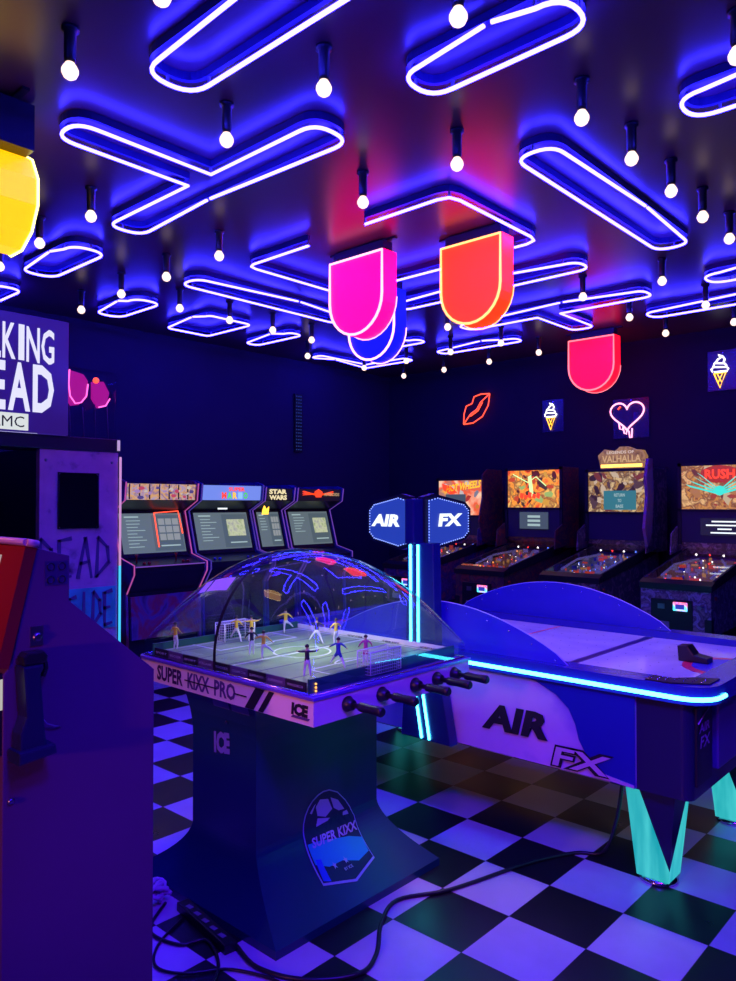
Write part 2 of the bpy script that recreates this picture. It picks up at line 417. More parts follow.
# ------------------------------------------------------------------ hanging light boxes (plain rounded shields)
def ushape(xc, w, zt, h, n=14):
    r = w / 2; pts = [(xc - r, zt), (xc + r, zt)]
    zc = zt - h + r
    for k in range(n + 1):
        a = -PI * k / n; pts.append((xc + r * math.cos(a), zc + r * math.sin(a)))
    return pts
def hang_box(xc, yc, mbody, mtube, label, w=.49, h=.53, dep=.13, zt=3.18):
    r = thing('hanging_light_box', (xc, yc, CEIL), label, 'hanging light', 'hanging light boxes')
    y0 = yc - dep / 2; y1 = yc + dep / 2
    MB().prism(ushape(xc, w, zt, h), 1, y0, y1).build('light_box', mbody, r)
    o = [(x, y0 - .008, z) for x, z in ushape(xc, w - .014, zt - .007, h - .014)]
    MB().tube(o, .0085, 8, closed=True).build('neon_outline', mtube, r)
    e = MB(); o = [(x, y1, z) for x, z in ushape(xc, w + .006, zt, h + .006)][2:]
    e.tube(o, .004, 6).build('rear_edge_trim', mtube, r)
    m = MB(); m.box(xc - w / 2 + .02, xc + w / 2 - .02, y0 + .02, y1 - .02, zt, CEIL - .012); m.build('mounting_box', M['dark_navy'], r)
    m = MB(); m.box(xc - w / 2 - .05, xc + w / 2 + .05, yc - .015, yc + .015, CEIL - .012, CEIL); m.build('ceiling_bar', M['black'], r)
    return r
hang_box(-3.42, 3.70, M['box_pink'], M['neon_pinkwhite'], 'bright pink rounded light box hanging from the ceiling, left of the orange one')
hang_box(-2.68, 3.96, M['box_orange'], M['neon_orangewhite'], 'glowing orange rounded light box hanging from the ceiling, right of the pink one', w=.46)
hang_box(-3.375, 7.06, M['box_red'], M['neon_redpink'], 'red rounded light box hanging far back, in front of the dark wall with neon signs')
hang_box(-3.93, 4.42, M['box_blue'], M['neon_violet'], 'blue rounded light box hanging behind and below the pink one')
r = thing('hanging_light_box', (-3.43, 1.33, CEIL), 'large yellow light box hanging at the upper left edge, cut off by the frame', 'hanging light', 'hanging light boxes')
xc, yc, zc, rad = -3.43, 1.33, 2.87, .22
def hexpts(f=1.): return [(xc + rad * f * math.cos(a), zc + rad * f * math.sin(a)) for a in [PI / 12 + k * 2 * PI / 12 for k in range(12)]]
MB().prism(hexpts(), 1, yc - .09, yc + .09).build('light_box', M['box_yellow'], r)
MB().tube([(x, yc - .098, z) for x, z in hexpts(.93)], .0085, 8, closed=True).build('neon_outline', M['neon_yellowwhite'], r)
MB().tube([(x, yc + .09, z) for x, z in hexpts(1.01)], .006, 8, closed=True).build('rear_edge_trim', M['neon_yellowwhite'], r)
MB().box(xc + .02, xc + .20, yc - .08, yc + .08, zc + .18, CEIL - .012).build('mounting_box', M['dark_navy'], r)
MB().box(xc - .25, xc + .3, yc - .015, yc + .015, CEIL - .012, CEIL).build('ceiling_bar', M['black'], r)

# ------------------------------------------------------------------ neon wall signs
YW = YB
def sign_root(x, z, label, cat='neon sign'): return thing('neon_sign', (x, YW, z), label, cat, 'neon signs on the back wall')
def panel(root, x0, x1, z0, z1, m):
    MB().box(x0, x1, YW - .035, YW - .028, z0, z1).build('backing_panel', m, root)
    MB().tube([((x0 + x1) / 2, YW, z1 - .02), ((x0 + x1) / 2, YW - .03, z1 - .02)], .008, 8).build('standoff', M['chrome'], root)
M['sign_back'] = glass('sign_acrylic', (.55, .5, .95), .3, 1.45, .02)
def ice_cream(x, z, s, label):
    r = sign_root(x, z, label)
    panel(r, x - .14 * s, x + .19 * s, z - .22 * s, z + .24 * s, M['sign_back'])
    Y = YW - .05
    t = MB()
    t.tube([(x - .08 * s, Y, z), (x - .095 * s, Y, z + .03 * s), (x - .07 * s, Y, z + .055 * s), (x + .07 * s, Y, z + .04 * s), (x + .095 * s, Y, z + .02 * s), (x + .08 * s, Y, z - .005 * s), (x - .06 * s, Y, z - .005 * s)], .009 * s, 6)
    t.tube([(x - .07 * s, Y, z + .06 * s), (x - .06 * s, Y, z + .10 * s), (x + .05 * s, Y, z + .085 * s), (x + .075 * s, Y, z + .055 * s)], .009 * s, 6)
    t.tube([(x - .045 * s, Y, z + .105 * s), (x - .02 * s, Y, z + .14 * s), (x + .01 * s, Y, z + .155 * s), (x - .015 * s, Y, z + .19 * s), (x + .03 * s, Y, z + .17 * s), (x + .055 * s, Y, z + .13 * s), (x + .04 * s, Y, z + .10 * s)], .009 * s, 6)
    t.build('swirl_tube', M['neon_white'], r)
    t = MB()
    t.tube([(x - .065 * s, Y, z - .02 * s), (x, Y, z - .19 * s), (x + .065 * s, Y, z - .02 * s), (x - .065 * s, Y, z - .02 * s)], .009 * s, 6)
    t.tube([(x - .03 * s, Y, z - .025 * s), (x + .02 * s, Y, z - .13 * s)], .005 * s, 6); t.tube([(x + .03 * s, Y, z - .025 * s), (x - .02 * s, Y, z - .13 * s)], .005 * s, 6)
    t.build('cone_tube', M['neon_amber'], r)
ice_cream(-4.24, 2.53, .8, 'small white and yellow ice cream cone neon left of the dripping heart')
ice_cream(-2.40, 2.83, .85, 'ice cream cone neon at the right edge, higher on the wall than the other one')
# heart
x, z = -3.34, 2.45
r = sign_root(x, z, 'pinkish white dripping heart neon on a blue lit panel above a gold topper')
panel(r, x - .16, x + .23, z - .22, z + .2, M['sign_back'])
hp = []
for k in range(40):
    a = 2 * PI * k / 40; hx = 16 * math.sin(a) ** 3; hz = 13 * math.cos(a) - 5 * math.cos(2 * a) - 2 * math.cos(3 * a) - math.cos(4 * a)
    hp.append((x + hx * .0115, YW - .05, z + .03 + hz * .0105))
MB().tube(hp, .009, 6, closed=True).build('heart_tube', M['neon_pinkwhite'], r)
d = MB()
d.tube([(x - .09, YW - .05, z - .05), (x - .08, YW - .05, z - .12), (x - .055, YW - .05, z - .13), (x - .045, YW - .05, z - .10), (x - .03, YW - .05, z - .17), (x - .01, YW - .05, z - .18), (x, YW - .05, z - .13), (x + .02, YW - .05, z - .15), (x + .03, YW - .05, z - .22), (x + .05, YW - .05, z - .22), (x + .055, YW - .05, z - .12)], .008, 6)
d.build('drip_tube', M['neon_pinkwhite'], r)
MB().tube([(x - .1, YW - .05, z + .09), (x - .07, YW - .05, z + .12)], .009, 6).build('highlight_tube', M['neon_red'], r)
MB().box(x + .06, x + .10, YW - .026, YW, z - .05, z + .05).build('power_box', M['neon_blue_channel'], r)
# lips
x, z = -5.26, 2.70
r = sign_root(x, z, 'red outline lips neon tilted on the dark wall, leftmost of the wall signs')
def rot(p, a, c=(x, z)): return (c[0] + p[0] * math.cos(a) - p[1] * math.sin(a), YW - .04, c[1] + p[0] * math.sin(a) + p[1] * math.cos(a))
A = math.radians(42)
up = [(-.26, 0), (-.17, .09), (-.08, .14), (0, .10), (.08, .14), (.17, .09), (.26, 0)]
lo = [(-.26, 0), (-.15, -.09), (0, -.13), (.15, -.09), (.26, 0)]
md = [(-.26, 0), (-.1, .02), (0, -.005), (.1, .02), (.26, 0)]; md2 = [(-.12, .0), (0, -.03), (.12, .0)]
t = MB()
for q in (up, lo, md, md2): t.tube([rot(p, A) for p in q], .008, 6)
t.build('lips_tube', M['neon_red'], r)
MB().box(x - .02, x + .02, YW - .032, YW, z - .02, z + .02).build('standoff', M['black'], r)

# ------------------------------------------------------------------ pinball machines
def art(name, stops, scale, emit=0, kind='noise', dist=1.5, stretch=(1, 1, 1), rough=.4): return noisy(name, stops, scale, rough, 5, emit, kind, dist, stretch=stretch)
def seg_tube(mb, pts, r): mb.tube(pts, r, 6)
def pinball(xc, label, bodyart, glassart, spec):
    w = .56; x0, x1 = xc - w / 2, xc + w / 2; yf = 6.15; yb = 7.5
    r = thing('pinball_machine', (xc, yf + .6, 0), label, 'pinball machine', 'pinball machines along the back wall')
    MB().prism([(yf, .48), (yf, .84), (yb, 1.05), (yb, .60), (yf + .75, .50)], 0, x0, x1, .006).build('cabinet', bodyart, r)
    MB().prism([(yf - .01, .835), (yf - .01, .885), (yf + .07, .915), (yf + .07, .85)], 0, x0 - .01, x1 + .01, .004).build('lockbar', M['black'], r)
    for sx in (x0 - .008, x1 - .012):
        MB().prism([(yf + .07, .85), (yf + .07, .918), (yb - .2, 1.122), (yb - .2, 1.02)], 0, sx, sx + .02).build('side_rail', M['matte_black'], r)
    # playfield, its toys, glass
    def pz(y): return .852 + (y - yf) * .152
    pf = MB(); pf.prism([(yf + .08, pz(yf) - .01), (yf + .08, pz(yf + .08)), (yb - .28, pz(yb - .28)), (yb - .28, pz(yb - .28) - .02)], 0, x0 + .02, x1 - .02); pf.build('playfield', spec['field'], r)
    rnd = random.Random(int(abs(xc) * 100))
    toys = MB()
    for k in range(46):
        px = rnd.uniform(x0 + .05, x1 - .05); py = rnd.uniform(yf + .22, yb - .33); h = rnd.uniform(.015, .04)
        toys.mi = rnd.choice([0, 0, 1, 2, 3])
        if rnd.random() < .5: toys.lathe([(.008, 0), (.010, h * .5), (.006, h)], (px, py, pz(py)), 8)
        else:
            q = rnd.uniform(.02, .06); toys.box(px - q / 2, px + q / 2, py - .008, py + .008, pz(py), pz(py) + h)
    for s in (-1, 1):
        toys.mi = 1; toys.prism([(xc + s * .03, yf + .25), (xc + s * .1, yf + .29), (xc + s * .1, yf + .305), (xc + s * .03, yf + .262)], 2, pz(yf + .27), pz(yf + .27) + .02)
        toys.mi = 0; toys.tube([(xc + s * .2, yf + .25, pz(yf) + .07), (xc + s * .22, yf + .6, pz(yf) + .14), (xc + s * .1, yf + .85, pz(yf) + .18)], .012, 6)
    toys.build('playfield_toys', [M['toy_clear'], M['toy_red_lit'], M['toy_blue'], M['toy_gold_lit']], r)
    lt = MB()
    for k in range(26):
        px = rnd.uniform(x0 + .06, x1 - .06); py = rnd.uniform(yf + .15, yb - .32)
        lt.mi = rnd.choice(spec['inserts']); lt.sphere((px, py, pz(py) + .012), rnd.uniform(.004, .009), 4)
    for k in range(4):
        lt.mi = [2, 0, 2, 1][k]; lt.sphere((x0 + .1 + k * .12, yb - .32, pz(yb - .3) + .05), .010, 5)
    lt.build('insert_lights', [M['ins_red'], M['ins_blue'], M['ins_white'], M['ins_amber']], r)
    MB().prism([(yf + .07, .915), (yf + .07, .918), (yb - .25, 1.118), (yb - .25, 1.115)], 0, x0 + .012, x1 - .012).build('playfield_glass', M['acrylic'], r)
    # coin door
    MB().box(xc - .19, xc + .14, yf - .016, yf + .005, .50, .76, .006).build('coin_door', M['black'], r)
    MB().box(xc - .13, xc - .075, yf - .024, yf - .014, .68, .72).build('coin_slot', M['steel'], r); MB().box(xc - .14, xc - .04, yf - .022, yf - .014, .53, .58).build('coin_return', M['grey'], r)
    st = MB(); st.box(xc - .008, xc + .105, yf - .026, yf - .014, .672, .742, .006); st.build('start_button_frame', M['start_glow'], r)
    MB().box(xc + .014, xc + .083, yf - .030, yf - .024, .688, .726).build('start_button', M['ins_blue_dim'], r)
    MB().tube([(x1 - .06, yf + .005, .72), (x1 - .06, yf - .07, .72), (x1 - .06, yf - .09, .72)], [.010, .010, .018], 10).build('plunger', M['steel'], r)
    for s, sx in ((-1, x0), (1, x1)):
        MB().lathe([(.014, 0), (.016, s * .008), (.012, s * .014)], (sx, yf + .09, .78), 10, 'x').build('flipper_button', M['toy_red'], r)
    # legs
    for sx in (x0, x1):
        for yy, zt in ((yf, .62), (yb, .72)):
            s1 = 1 if sx == x0 else -1; s2 = 1 if yy == yf else -1
            l = MB()
            l.prism([(sx - s1 * .004, yy - s2 * .004), (sx + s1 * .05, yy - s2 * .004), (sx + s1 * .05, yy + s2 * .0), (sx, yy), (sx, yy + s2 * .05), (sx - s1 * .004, yy + s2 * .05)], 2, .05, zt)
            l.lathe([(.02, 0), (.024, .008), (.010, .02), (.008, .06)], (sx, yy, 0), 12)
            l.build('leg', M['leg_metal'], r)
    # backbox
    bw = .69; a0, a1 = xc - bw / 2, xc + bw / 2; zt = spec.get('top', 1.90)
    MB().prism([(7.22, 1.13), (7.2, 1.2), (7.2, zt), (7.56, zt), (7.56, 1.06), (7.3, 1.06)], 0, a0, a1, .006).build('backbox', bodyart, r)
    MB().box(a0 + .035, a1 - .035, 7.185, 7.2, zt - .43, zt - .03).build('backglass', glassart, r)
    MB().box(a0 + .02, a1 - .02, 7.19, 7.2, 1.17, zt - .45).build('speaker_panel', M['speaker'], r)
    fr = MB()
    for (p, q, u, v) in ((a0, a1, zt - .03, zt), (a0, a0 + .03, 1.15, zt), (a1 - .03, a1, 1.15, zt), (a0, a1, zt - .45, zt - .43)): fr.box(p, q, 7.178, 7.2, u, v)
    fr.build('backbox_frame', M['matte_black'], r)
    for s in (-1, 1):
        MB().prism([(7.0, 1.06), (7.02, 1.25), (7.18, 1.32), (7.3, 1.1)], 0, xc + s * (bw / 2 + .006) - .006, xc + s * (bw / 2 + .006) + .006).build('hinge_plate', bodyart, r)
    for k in range(spec.get('figs', 26)):
        px = rnd.uniform(a0 + .08, a1 - .08); pz_ = rnd.uniform(zt - .40, zt - .06); sc_ = rnd.uniform(.012, .04); an = rnd.uniform(0, PI)
        f_ = MB(); n_ = rnd.choice([5, 8, 10]); el_ = rnd.uniform(1, 2.2)
        pts_ = []
        for q in range(n_):
            t_ = 2 * PI * q / n_; rad = sc_ * rnd.uniform(.6, 1.2); u_, v_ = rad * el_ * math.cos(t_), rad * math.sin(t_)
            pts_.append((min(a1 - .04, max(a0 + .04, px + u_ * math.cos(an) - v_ * math.sin(an))), min(zt - .035, max(zt - .425, pz_ + u_ * math.sin(an) + v_ * math.cos(an)))))
        f_.prism(pts_, 1, 7.1835 - k * .00003, 7.1845)
        f_.build('artwork_figure', rnd.choice(spec['pal']), r)
    return r, a0, a1, zt
def pal(*cs): return [emis('art_tint_%d' % random.randint(0, 9999), c, .7) for c in cs]
M['toy_clear'] = emis('toy_clear_plastic', (.5, .45, .7), .18, (.45, .45, .55))
M['toy_red'] = mat('toy_red', (.6, .04, .03), .3); M['toy_blue'] = mat('toy_blue', (.05, .1, .6), .3); M['toy_gold'] = mat('toy_gold', (.7, .4, .1), .3, .6)
M['toy_red_lit'] = emis('toy_red_lit', (.9, .08, .03), .7); M['toy_gold_lit'] = emis('toy_gold_lit', (.9, .4, .1), .6)
M['ins_red'] = emis('insert_red', (1., .04, .03), 3.); M['ins_blue'] = emis('insert_blue', (.1, .2, 1.), 3.); M['ins_white'] = emis('insert_white', (1., .9, .9), 4.)
M['ins_amber'] = emis('insert_amber', (1., .35, .05), 3.); M['ins_blue_dim'] = emis('button_blue', (.05, .08, .8), .6)
M['leg_metal'] = mat('leg_metal', (.05, .05, .06), .35, .8)
M['speaker'] = mat('speaker_panel', (.03, .015, .06), .35)
M['start_glow'] = noisy('start_button_glow', [(.3, (.0, .9, .35)), (.45, (.1, .5, 1.)), (.6, (1., .1, .2)), (.7, (.2, .2, 1.))], 9, .4, 2, 2.2)
def ramp(*c): return [(i / (len(c) - 1) * .5 + .25, x) for i, x in enumerate(c)]
body1 = art('cab_art_blue', ramp((.02, .01, .05), (.10, .05, .22), (.03, .02, .10), (.30, .08, .12), (.01, .01, .04)), 9)
body2 = art('cab_art_red', ramp((.03, .01, .02), (.30, .05, .03), (.05, .02, .05), (.22, .10, .04), (.02, .01, .04)), 9)
body3 = art('cab_art_brown', ramp((.03, .02, .03), (.16, .09, .08), (.05, .04, .07), (.35, .22, .22), (.02, .02, .04)), 11)
body4 = art('cab_art_silver', ramp((.03, .02, .04), (.35, .22, .25), (.08, .04, .08), (.45, .35, .45), (.02, .02, .06)), 12)
g1 = art('backglass_orange', ramp((.9, .15, .01), (.95, .6, .4), (.85, .10, .02), (.4, .2, .15), (1., .4, .02)), 5, 1.1, dist=.4)
g2 = art('backglass_fire', ramp((.12, .01, .0), (.8, .08, .01), (1., .35, .03), (.25, .08, .02), (.9, .5, .1), (.5, .03, .01)), 8, 1.2, dist=.8)
g3 = art('backglass_crowd', ramp((.05, .02, .01), (.55, .28, .06), (.12, .05, .02), (.8, .55, .25), (.15, .05, .02)), 16, .9, dist=.3)
g4 = art('backglass_gold', ramp((.15, .03, .01), (.65, .28, .06), (.2, .06, .02), (.85, .5, .2), (.45, .04, .02)), 15, 1., dist=.5)
f1 = art('field_a', ramp((.02, .02, .04), (.5, .2, .1), (.1, .1, .3)), 20, .35)
f2 = art('field_b', ramp((.02, .01, .02), (.35, .10, .04), (.22, .16, .2)), 20, .32)
f3 = art('field_c', ramp((.01, .02, .08), (.10, .12, .35), (.4, .25, .2)), 20, .4)
f4 = art('field_d', ramp((.05, .01, .02), (.30, .10, .08), (.25, .12, .35)), 20, .45)
M['scr_teal'] = emis('screen_teal', (.04, .20, .24), .9); M['scr_dim'] = emis('screen_dim', (.10, .14, .20), .6)
M['txt_white'] = emis('screen_text_white', (.85, .95, 1.), 1.3); M['txt_dim'] = emis('screen_text_dim', (.4, .55, .55), .9)
M['txt_red'] = emis('logo_red', (1., .06, .01), 1.3); M['txt_yellow'] = emis('logo_yellow', (1., .55, .02), 1.2); M['teal_wing'] = emis('teal_wings', (.05, .75, .65), 1.1)
M['dark_dim'] = emis('dark_screen', (.02, .02, .05), .5)
X = (1, 0, 0); Z = (0, 0, 1)
# leftmost: orange backglass
r, a0, a1, zt = pinball(-5.09, 'pinball machine with bright orange racing backglass, leftmost of the four', body1, g1, dict(figs=14, pal=pal((.9, .3, .02), (.8, .7, .7), (.6, .05, .02), (.3, .3, .4)), field=f1, inserts=[0, 3, 2], top=1.83))
text('logo_text', 'HOT WHEELS', (a0 + .14, 7.182, zt - .17), (1, 0, .12), Z, .48, .085, M['txt_yellow'], r, .03, shear=.2)
MB().prism([(a0 + .08, zt - .06), (a0 + .22, zt - .10), (a0 + .30, zt - .17), (a0 + .2, zt - .19), (a0 + .1, zt - .14)], 1, 7.182, 7.186).build('logo_flame', M['txt_red'], r)
MB().box(a0 + .14, a0 + .42, 7.176, 7.184, zt - .33, zt - .19).build('display_screen', M['scr_dim'], r)
MB().prism([(7.1, 1.1), (7.03, 1.35), (7.1, 1.6), (7.1, 1.85), (7.2, 1.92), (7.5, 1.92), (7.5, 1.1)], 0, a1, a1 + .02, .004).build('side_armour', body2, r)
# second: red fiery backglass
r, a0, a1, zt = pinball(-4.14, 'pinball machine with fiery red and green backglass, second from the left', body2, g2, dict(figs=34, pal=pal((.9, .1, .01), (1., .5, .05), (.15, .02, .0), (.1, .05, .02), (.5, .7, .2)), field=f2, inserts=[0, 3, 2], top=1.92))
t = MB(); t.mi = 0
t.prism([(-4.2, zt - .1), (-4.16, zt - .08), (-4.13, zt - .3), (-4.17, zt - .32)], 1, 7.180, 7.184)
t.tube([(-4.38, 7.18, zt - .07), (-4.2, 7.18, zt - .16), (-4.1, 7.18, zt - .1), (-3.98, 7.18, zt - .2)], .006, 5)
t.build('backglass_streak', emis('pale_green', (.7, 1., .4), 1.2), r)
t = MB()
for k, (q, h) in enumerate(((0, .06), (.05, .04), (.1, .07), (.15, .05), (.2, .06))):
    t.prism([(-4.3 + q, zt - .32), (-4.26 + q, zt - .34), (-4.25 + q, zt - .34 + h), (-4.29 + q, zt - .33 + h)], 1, 7.178, 7.183)
t.build('backglass_lettering', M['txt_red'], r)
MB().box(-4.30, -3.96, 7.176, 7.186, 1.26, 1.44).build('display_screen', M['scr_dim'], r)
t = MB()
for k in range(3): t.box(-4.2, -4.05, 7.172, 7.176, 1.29 + k * .045, 1.315 + k * .045)
t.build('display_text', M['txt_dim'], r)
# third: topper
r, a0, a1, zt = pinball(-3.19, 'pinball machine with crowded gold backglass and a lit topper, third from the left', body3, g3, dict(figs=60, pal=pal((.6, .35, .12), (.05, .02, .01), (.8, .6, .4), (.25, .05, .02), (.12, .06, .05)), field=f3, inserts=[1, 1, 2], top=1.88))
MB().box(a0 + .20, a1 - .16, 7.176, 7.186, 1.47, 1.66).build('display_screen', M['scr_teal'], r)
for k, s in enumerate(('RETURN', 'TO', 'BASE')):
    text('display_text', s, (-3.17 - .055 * (1, .35, .7)[k], 7.174, 1.60 - k * .055), X, Z, .11 * (1, .35, .7)[k], .032, M['txt_dim'], r, .02)
MB().prism([(7.0, 1.12), (6.93, 1.3), (7.0, 1.6), (6.97, 1.78), (7.03, 1.96), (7.12, 1.96), (7.15, 1.6), (7.1, 1.25)], 0, a1, a1 + .03, .005).build('side_armour', art('armour_skin', ramp((.15, .05, .08), (.35, .15, .25), (.2, .12, .3), (.4, .2, .2)), 6), r)
tp = MB(); tp.prism([(-3.40, 1.88), (-3.43, 2.02), (-3.36, 2.08), (-3.25, 2.06), (-3.2, 2.10), (-3.12, 2.10), (-3.05, 2.07), (-2.97, 2.06), (-2.94, 2.0), (-2.95, 1.88)], 1, 7.25, 7.33, .006)
tp.build('topper', art('topper_gold', ramp((.15, .05, .02), (.6, .3, .12), (.25, .1, .06)), 12, .6), r)
MB().box(-3.39, -2.97, 7.235, 7.25, 1.895, 1.925).build('topper_lamp', emis('warm_strip', (1., .5, .08), 3.), r)
text('topper_text', 'LEGENDS OF', (-3.33, 7.243, 2.03), X, Z, .28, .03, emis('topper_letter', (.9, .7, .6), .8), r, .02)
text('topper_text', 'VALHALLA', (-3.38, 7.243, 1.945), X, Z, .40, .07, emis('topper_letter_gold', (.9, .55, .25), .7), r, .02)
# fourth: rush
r, a0, a1, zt = pinball(-2.26, 'pinball machine with teal winged emblem backglass, nearest the right edge', body4, g4, dict(figs=30, pal=pal((.6, .25, .08), (.2, .05, .03), (.8, .6, .35), (.5, .08, .03)), field=f4, inserts=[0, 0, 2, 1], top=1.91))
el = [(-2.23 + .17 * math.cos(k * PI / 10), zt - .11 + .08 * math.sin(k * PI / 10)) for k in range(20)]
MB().prism(el, 1, 7.182, 7.186).build('logo_oval', emis('logo_dark_red', (.5, .04, .01), .8), r)
text('logo_text', 'RUSH', (-2.36, 7.178, zt - .155), X, Z, .26, .09, M['txt_red'], r, .04)
w = MB()
for s in (-1, 1):
    for k in range(4): w.prism([(-2.23, zt - .30 + k * .012), (-2.23 + s * .02, zt - .275 + k * .014), (-2.23 + s * (.30 - k * .035), zt - .20 + k * .035), (-2.23 + s * (.26 - k * .035), zt - .225 + k * .035)], 1, 7.176 - k * .001, 7.180)
w.lathe([(.045, 0), (.045, -.006)], (-2.23, 7.18, zt - .26), 12, 'y')
w.build('wing_emblem', M['teal_wing'], r)
MB().box(-2.40, -1.98, 7.176, 7.186, 1.24, 1.40).build('display_screen', M['dark_dim'], r)
t = MB()
for k, wd in enumerate((.24, .12, .32, .22)): t.box(-2.19 - wd / 2, -2.19 + wd / 2, 7.172, 7.176, 1.26 + k * .034, 1.272 + k * .034)
t.build('display_text', M['txt_white'], r)
# power lamp on the wall near the first machine
# ------------------------------------------------------------------ arcade cabinets along the left wall
def arcade(y0, y1, label, trim, deck_art, mq, scr, top=1.72, sets=0.):
    xf = -5.93 - sets; xb = -6.66; yc = (y0 + y1) / 2
    r = thing('arcade_cabinet', (xf - .35, yc, 0), label, 'arcade cabinet', 'upright arcade cabinets along the left wall')
    side = [(xb, .03), (xf + .05, .03), (xf + .02, .75), (xf + .14, .92), (xf + .14, 1.0), (xf - .1, 1.06), (xf - .22, 1.46), (xf - .02, 1.56), (xf, top), (xf - .1, top + .03), (xb, top + .03)]
    for s, yy in (('l', y0), ('r', y1 - .025)):
        MB().prism(side, 1, yy, yy + .025).build('side_panel', deck_art, r)
        MB().tube([(p[0] + .002, yy + .0125, p[1]) for p in side[2:9]], .0055, 6).build('edge_trim', trim, r)
    MB().prism([(xb + .01, .03), (xf + .02, .03), (xf, .75), (xf + .12, .93), (xf + .12, .985), (xf - .12, 1.04), (xf - .24, 1.46), (xf - .04, 1.56), (xf - .03, top - .01), (xb + .01, top)], 1, y0 + .025, y1 - .025).build('body', M['cab_black'], r)
    MB().prism([(xf - .035, 1.565), (xf - .02, top - .012), (xf - .028, top - .012), (xf - .045, 1.565)], 1, y0 + .03, y1 - .03).build('marquee', mq, r)
    # tilted screen
    sx0, sz0, sx1, sz1 = xf - .118, 1.05, xf - .232, 1.44
    def S(u, v, d=0.): # u across 0..1, v up 0..1
        return (sx0 + (sx1 - sx0) * v + d, y0 + .06 + (y1 - y0 - .12) * u, sz0 + (sz1 - sz0) * v + d * .28)
    def quad(mb, u0, u1, v0, v1, d): mb.face([S(u0, v0, d), S(u1, v0, d), S(u1, v1, d), S(u0, v1, d)])
    m = MB(); quad(m, 0, 1, .08, 1, .006)
    for u0, u1, v0, v1 in ((-.02, 1.02, .02, .08), (-.02, 0, .02, 1.04), (1, 1.02, .02, 1.04), (-.02, 1.02, 1, 1.04)):
        pass
    m.build('screen', scr, r)
    b = MB(); 
    for u0, u1, v0, v1 in ((-.03, 1.03, -.02, .08), (-.03, .0, .08, 1.), (1, 1.03, .08, 1.), (-.03, 1.03, 1., 1.05)): quad(b, u0, u1, v0, v1, .010)
    b.build('bezel', M['matte_black'], r)
    return r, S, quad, xf, yc
def screen_ui(r, quad, grid=True, lines=9):
    t = MB(); rnd = random.Random(lines)
    quad(t, .08, .3, .9, .93, .010)
    for k in range(lines): quad(t, .1, .1 + rnd.uniform(.15, .3), .82 - k * .075, .835 - k * .075, .010)
    t2 = MB(); quad(t2, .6, .92, .22, .25, .010); t2.build('menu_caption', M['txt_dim'], r)
    t.build('menu_text', M['txt_dim'], r)
    m = MB(); quad(m, .5, .98, .12, .95, .008); m.build('menu_panel', M['scr_mid'], r)
    if grid:
        g = MB()
        for i in range(3):
            for j in range(3): quad(g, .6 + i * .115, .7 + i * .115, .36 + j * .18, .51 + j * .18, .012)
        g.build('menu_icons', M['scr_icon'], r)
    else:
        g = MB(); quad(g, .58, .92, .4, .82, .012); g.build('menu_preview', M['scr_prev'], r)
M['cab_black'] = mat('cabinet_black', (.012, .012, .035), .35)
M['scr_grey'] = emis('screen_grey', (.13, .18, .20), .85); M['scr_mid'] = emis('screen_mid', (.10, .15, .17), .75)
M['scr_icon'] = emis('screen_icons', (.30, .33, .33), .9); M['scr_prev'] = noisy('screen_preview', ramp((.25, .35, .15), (.6, .65, .4), (.3, .3, .35)), 20, .4, 3, .9)
M['trim_pink'] = emis('trim_pink', (.9, .15, .6), .55); M['trim_violet'] = emis('trim_violet', (.35, .12, .9), .45); M['trim_dim'] = emis('trim_dim', (.12, .06, .5), .6)
artA = art('arcade_art_a', ramp((.10, .03, .16), (.30, .18, .45), (.30, .03, .08), (.08, .05, .2)), 3)
artB = art('arcade_art_b', ramp((.02, .03, .2), (.04, .06, .35), (.02, .02, .12)), 3)
mqA = noisy('marquee_comic', ramp((.75, .55, .45), (.30, .18, .40), (.85, .45, .15), (.5, .4, .6), (.6, .15, .2)), 9, .4, 2, .8, 'noise', 2.)
mqB = emis('marquee_blue', (.20, .30, .95), .9); mqK = emis('marquee_black', (.01, .01, .03), .3)
Yd = (0, 1, 0)
r, S, quad, xf, yc = arcade(3.39, 4.16, 'arcade cabinet with comic strip marquee and purple lit edges, leftmost of the four', M['trim_pink'], artA, mqA, M['scr_grey'])
screen_ui(r, quad, True, 9)
t = MB()
for k in range(7): t.box(-5.955, -5.945, 3.44 + k * .1, 3.448 + k * .1, 1.57, 1.705)
t.build('marquee_panel_lines', M['matte_black'], r)
rnd = random.Random(3)
mp = [emis('comic_tint_%d' % i, c, .7) for i, c in enumerate(((.8, .35, .12), (.5, .3, .7), (.7, .08, .15), (.8, .7, .6), (.12, .08, .3)))]
for k in range(26):
    cy_ = 3.45 + rnd.random() * .65; cz_ = rnd.uniform(1.585, 1.69); q = rnd.uniform(.01, .03)
    MB().prism([(cy_ + q * rnd.uniform(.6, 1.2) * math.cos(t_), cz_ + q * .6 * math.sin(t_)) for t_ in [2 * PI * j / 7 for j in range(7)]], 0, -5.948, -5.944 + k * .00005).build('marquee_figure', rnd.choice(mp), r)
MB().prism([(-5.9, .35), (-5.87, .35), (-5.89, .72), (-5.92, .72)], 1, 3.43, 4.12).build('front_art', art('front_art_a', ramp((.15, .05, .3), (.5, .06, .12), (.2, .12, .4), (.05, .03, .1)), 4), r)
MB().tube([(-5.8, 3.42, .985), (-5.8, 4.13, .985)], .005, 6).build('deck_edge', M['trim_violet'], r)
t = MB()
for yy in (3.55, 3.6, 3.95, 4.0): t.lathe([(.014, 0), (.014, .015), (.008, .02)], (-5.88, yy, 1.0), 8)
t.build('buttons', M['toy_red'], r)
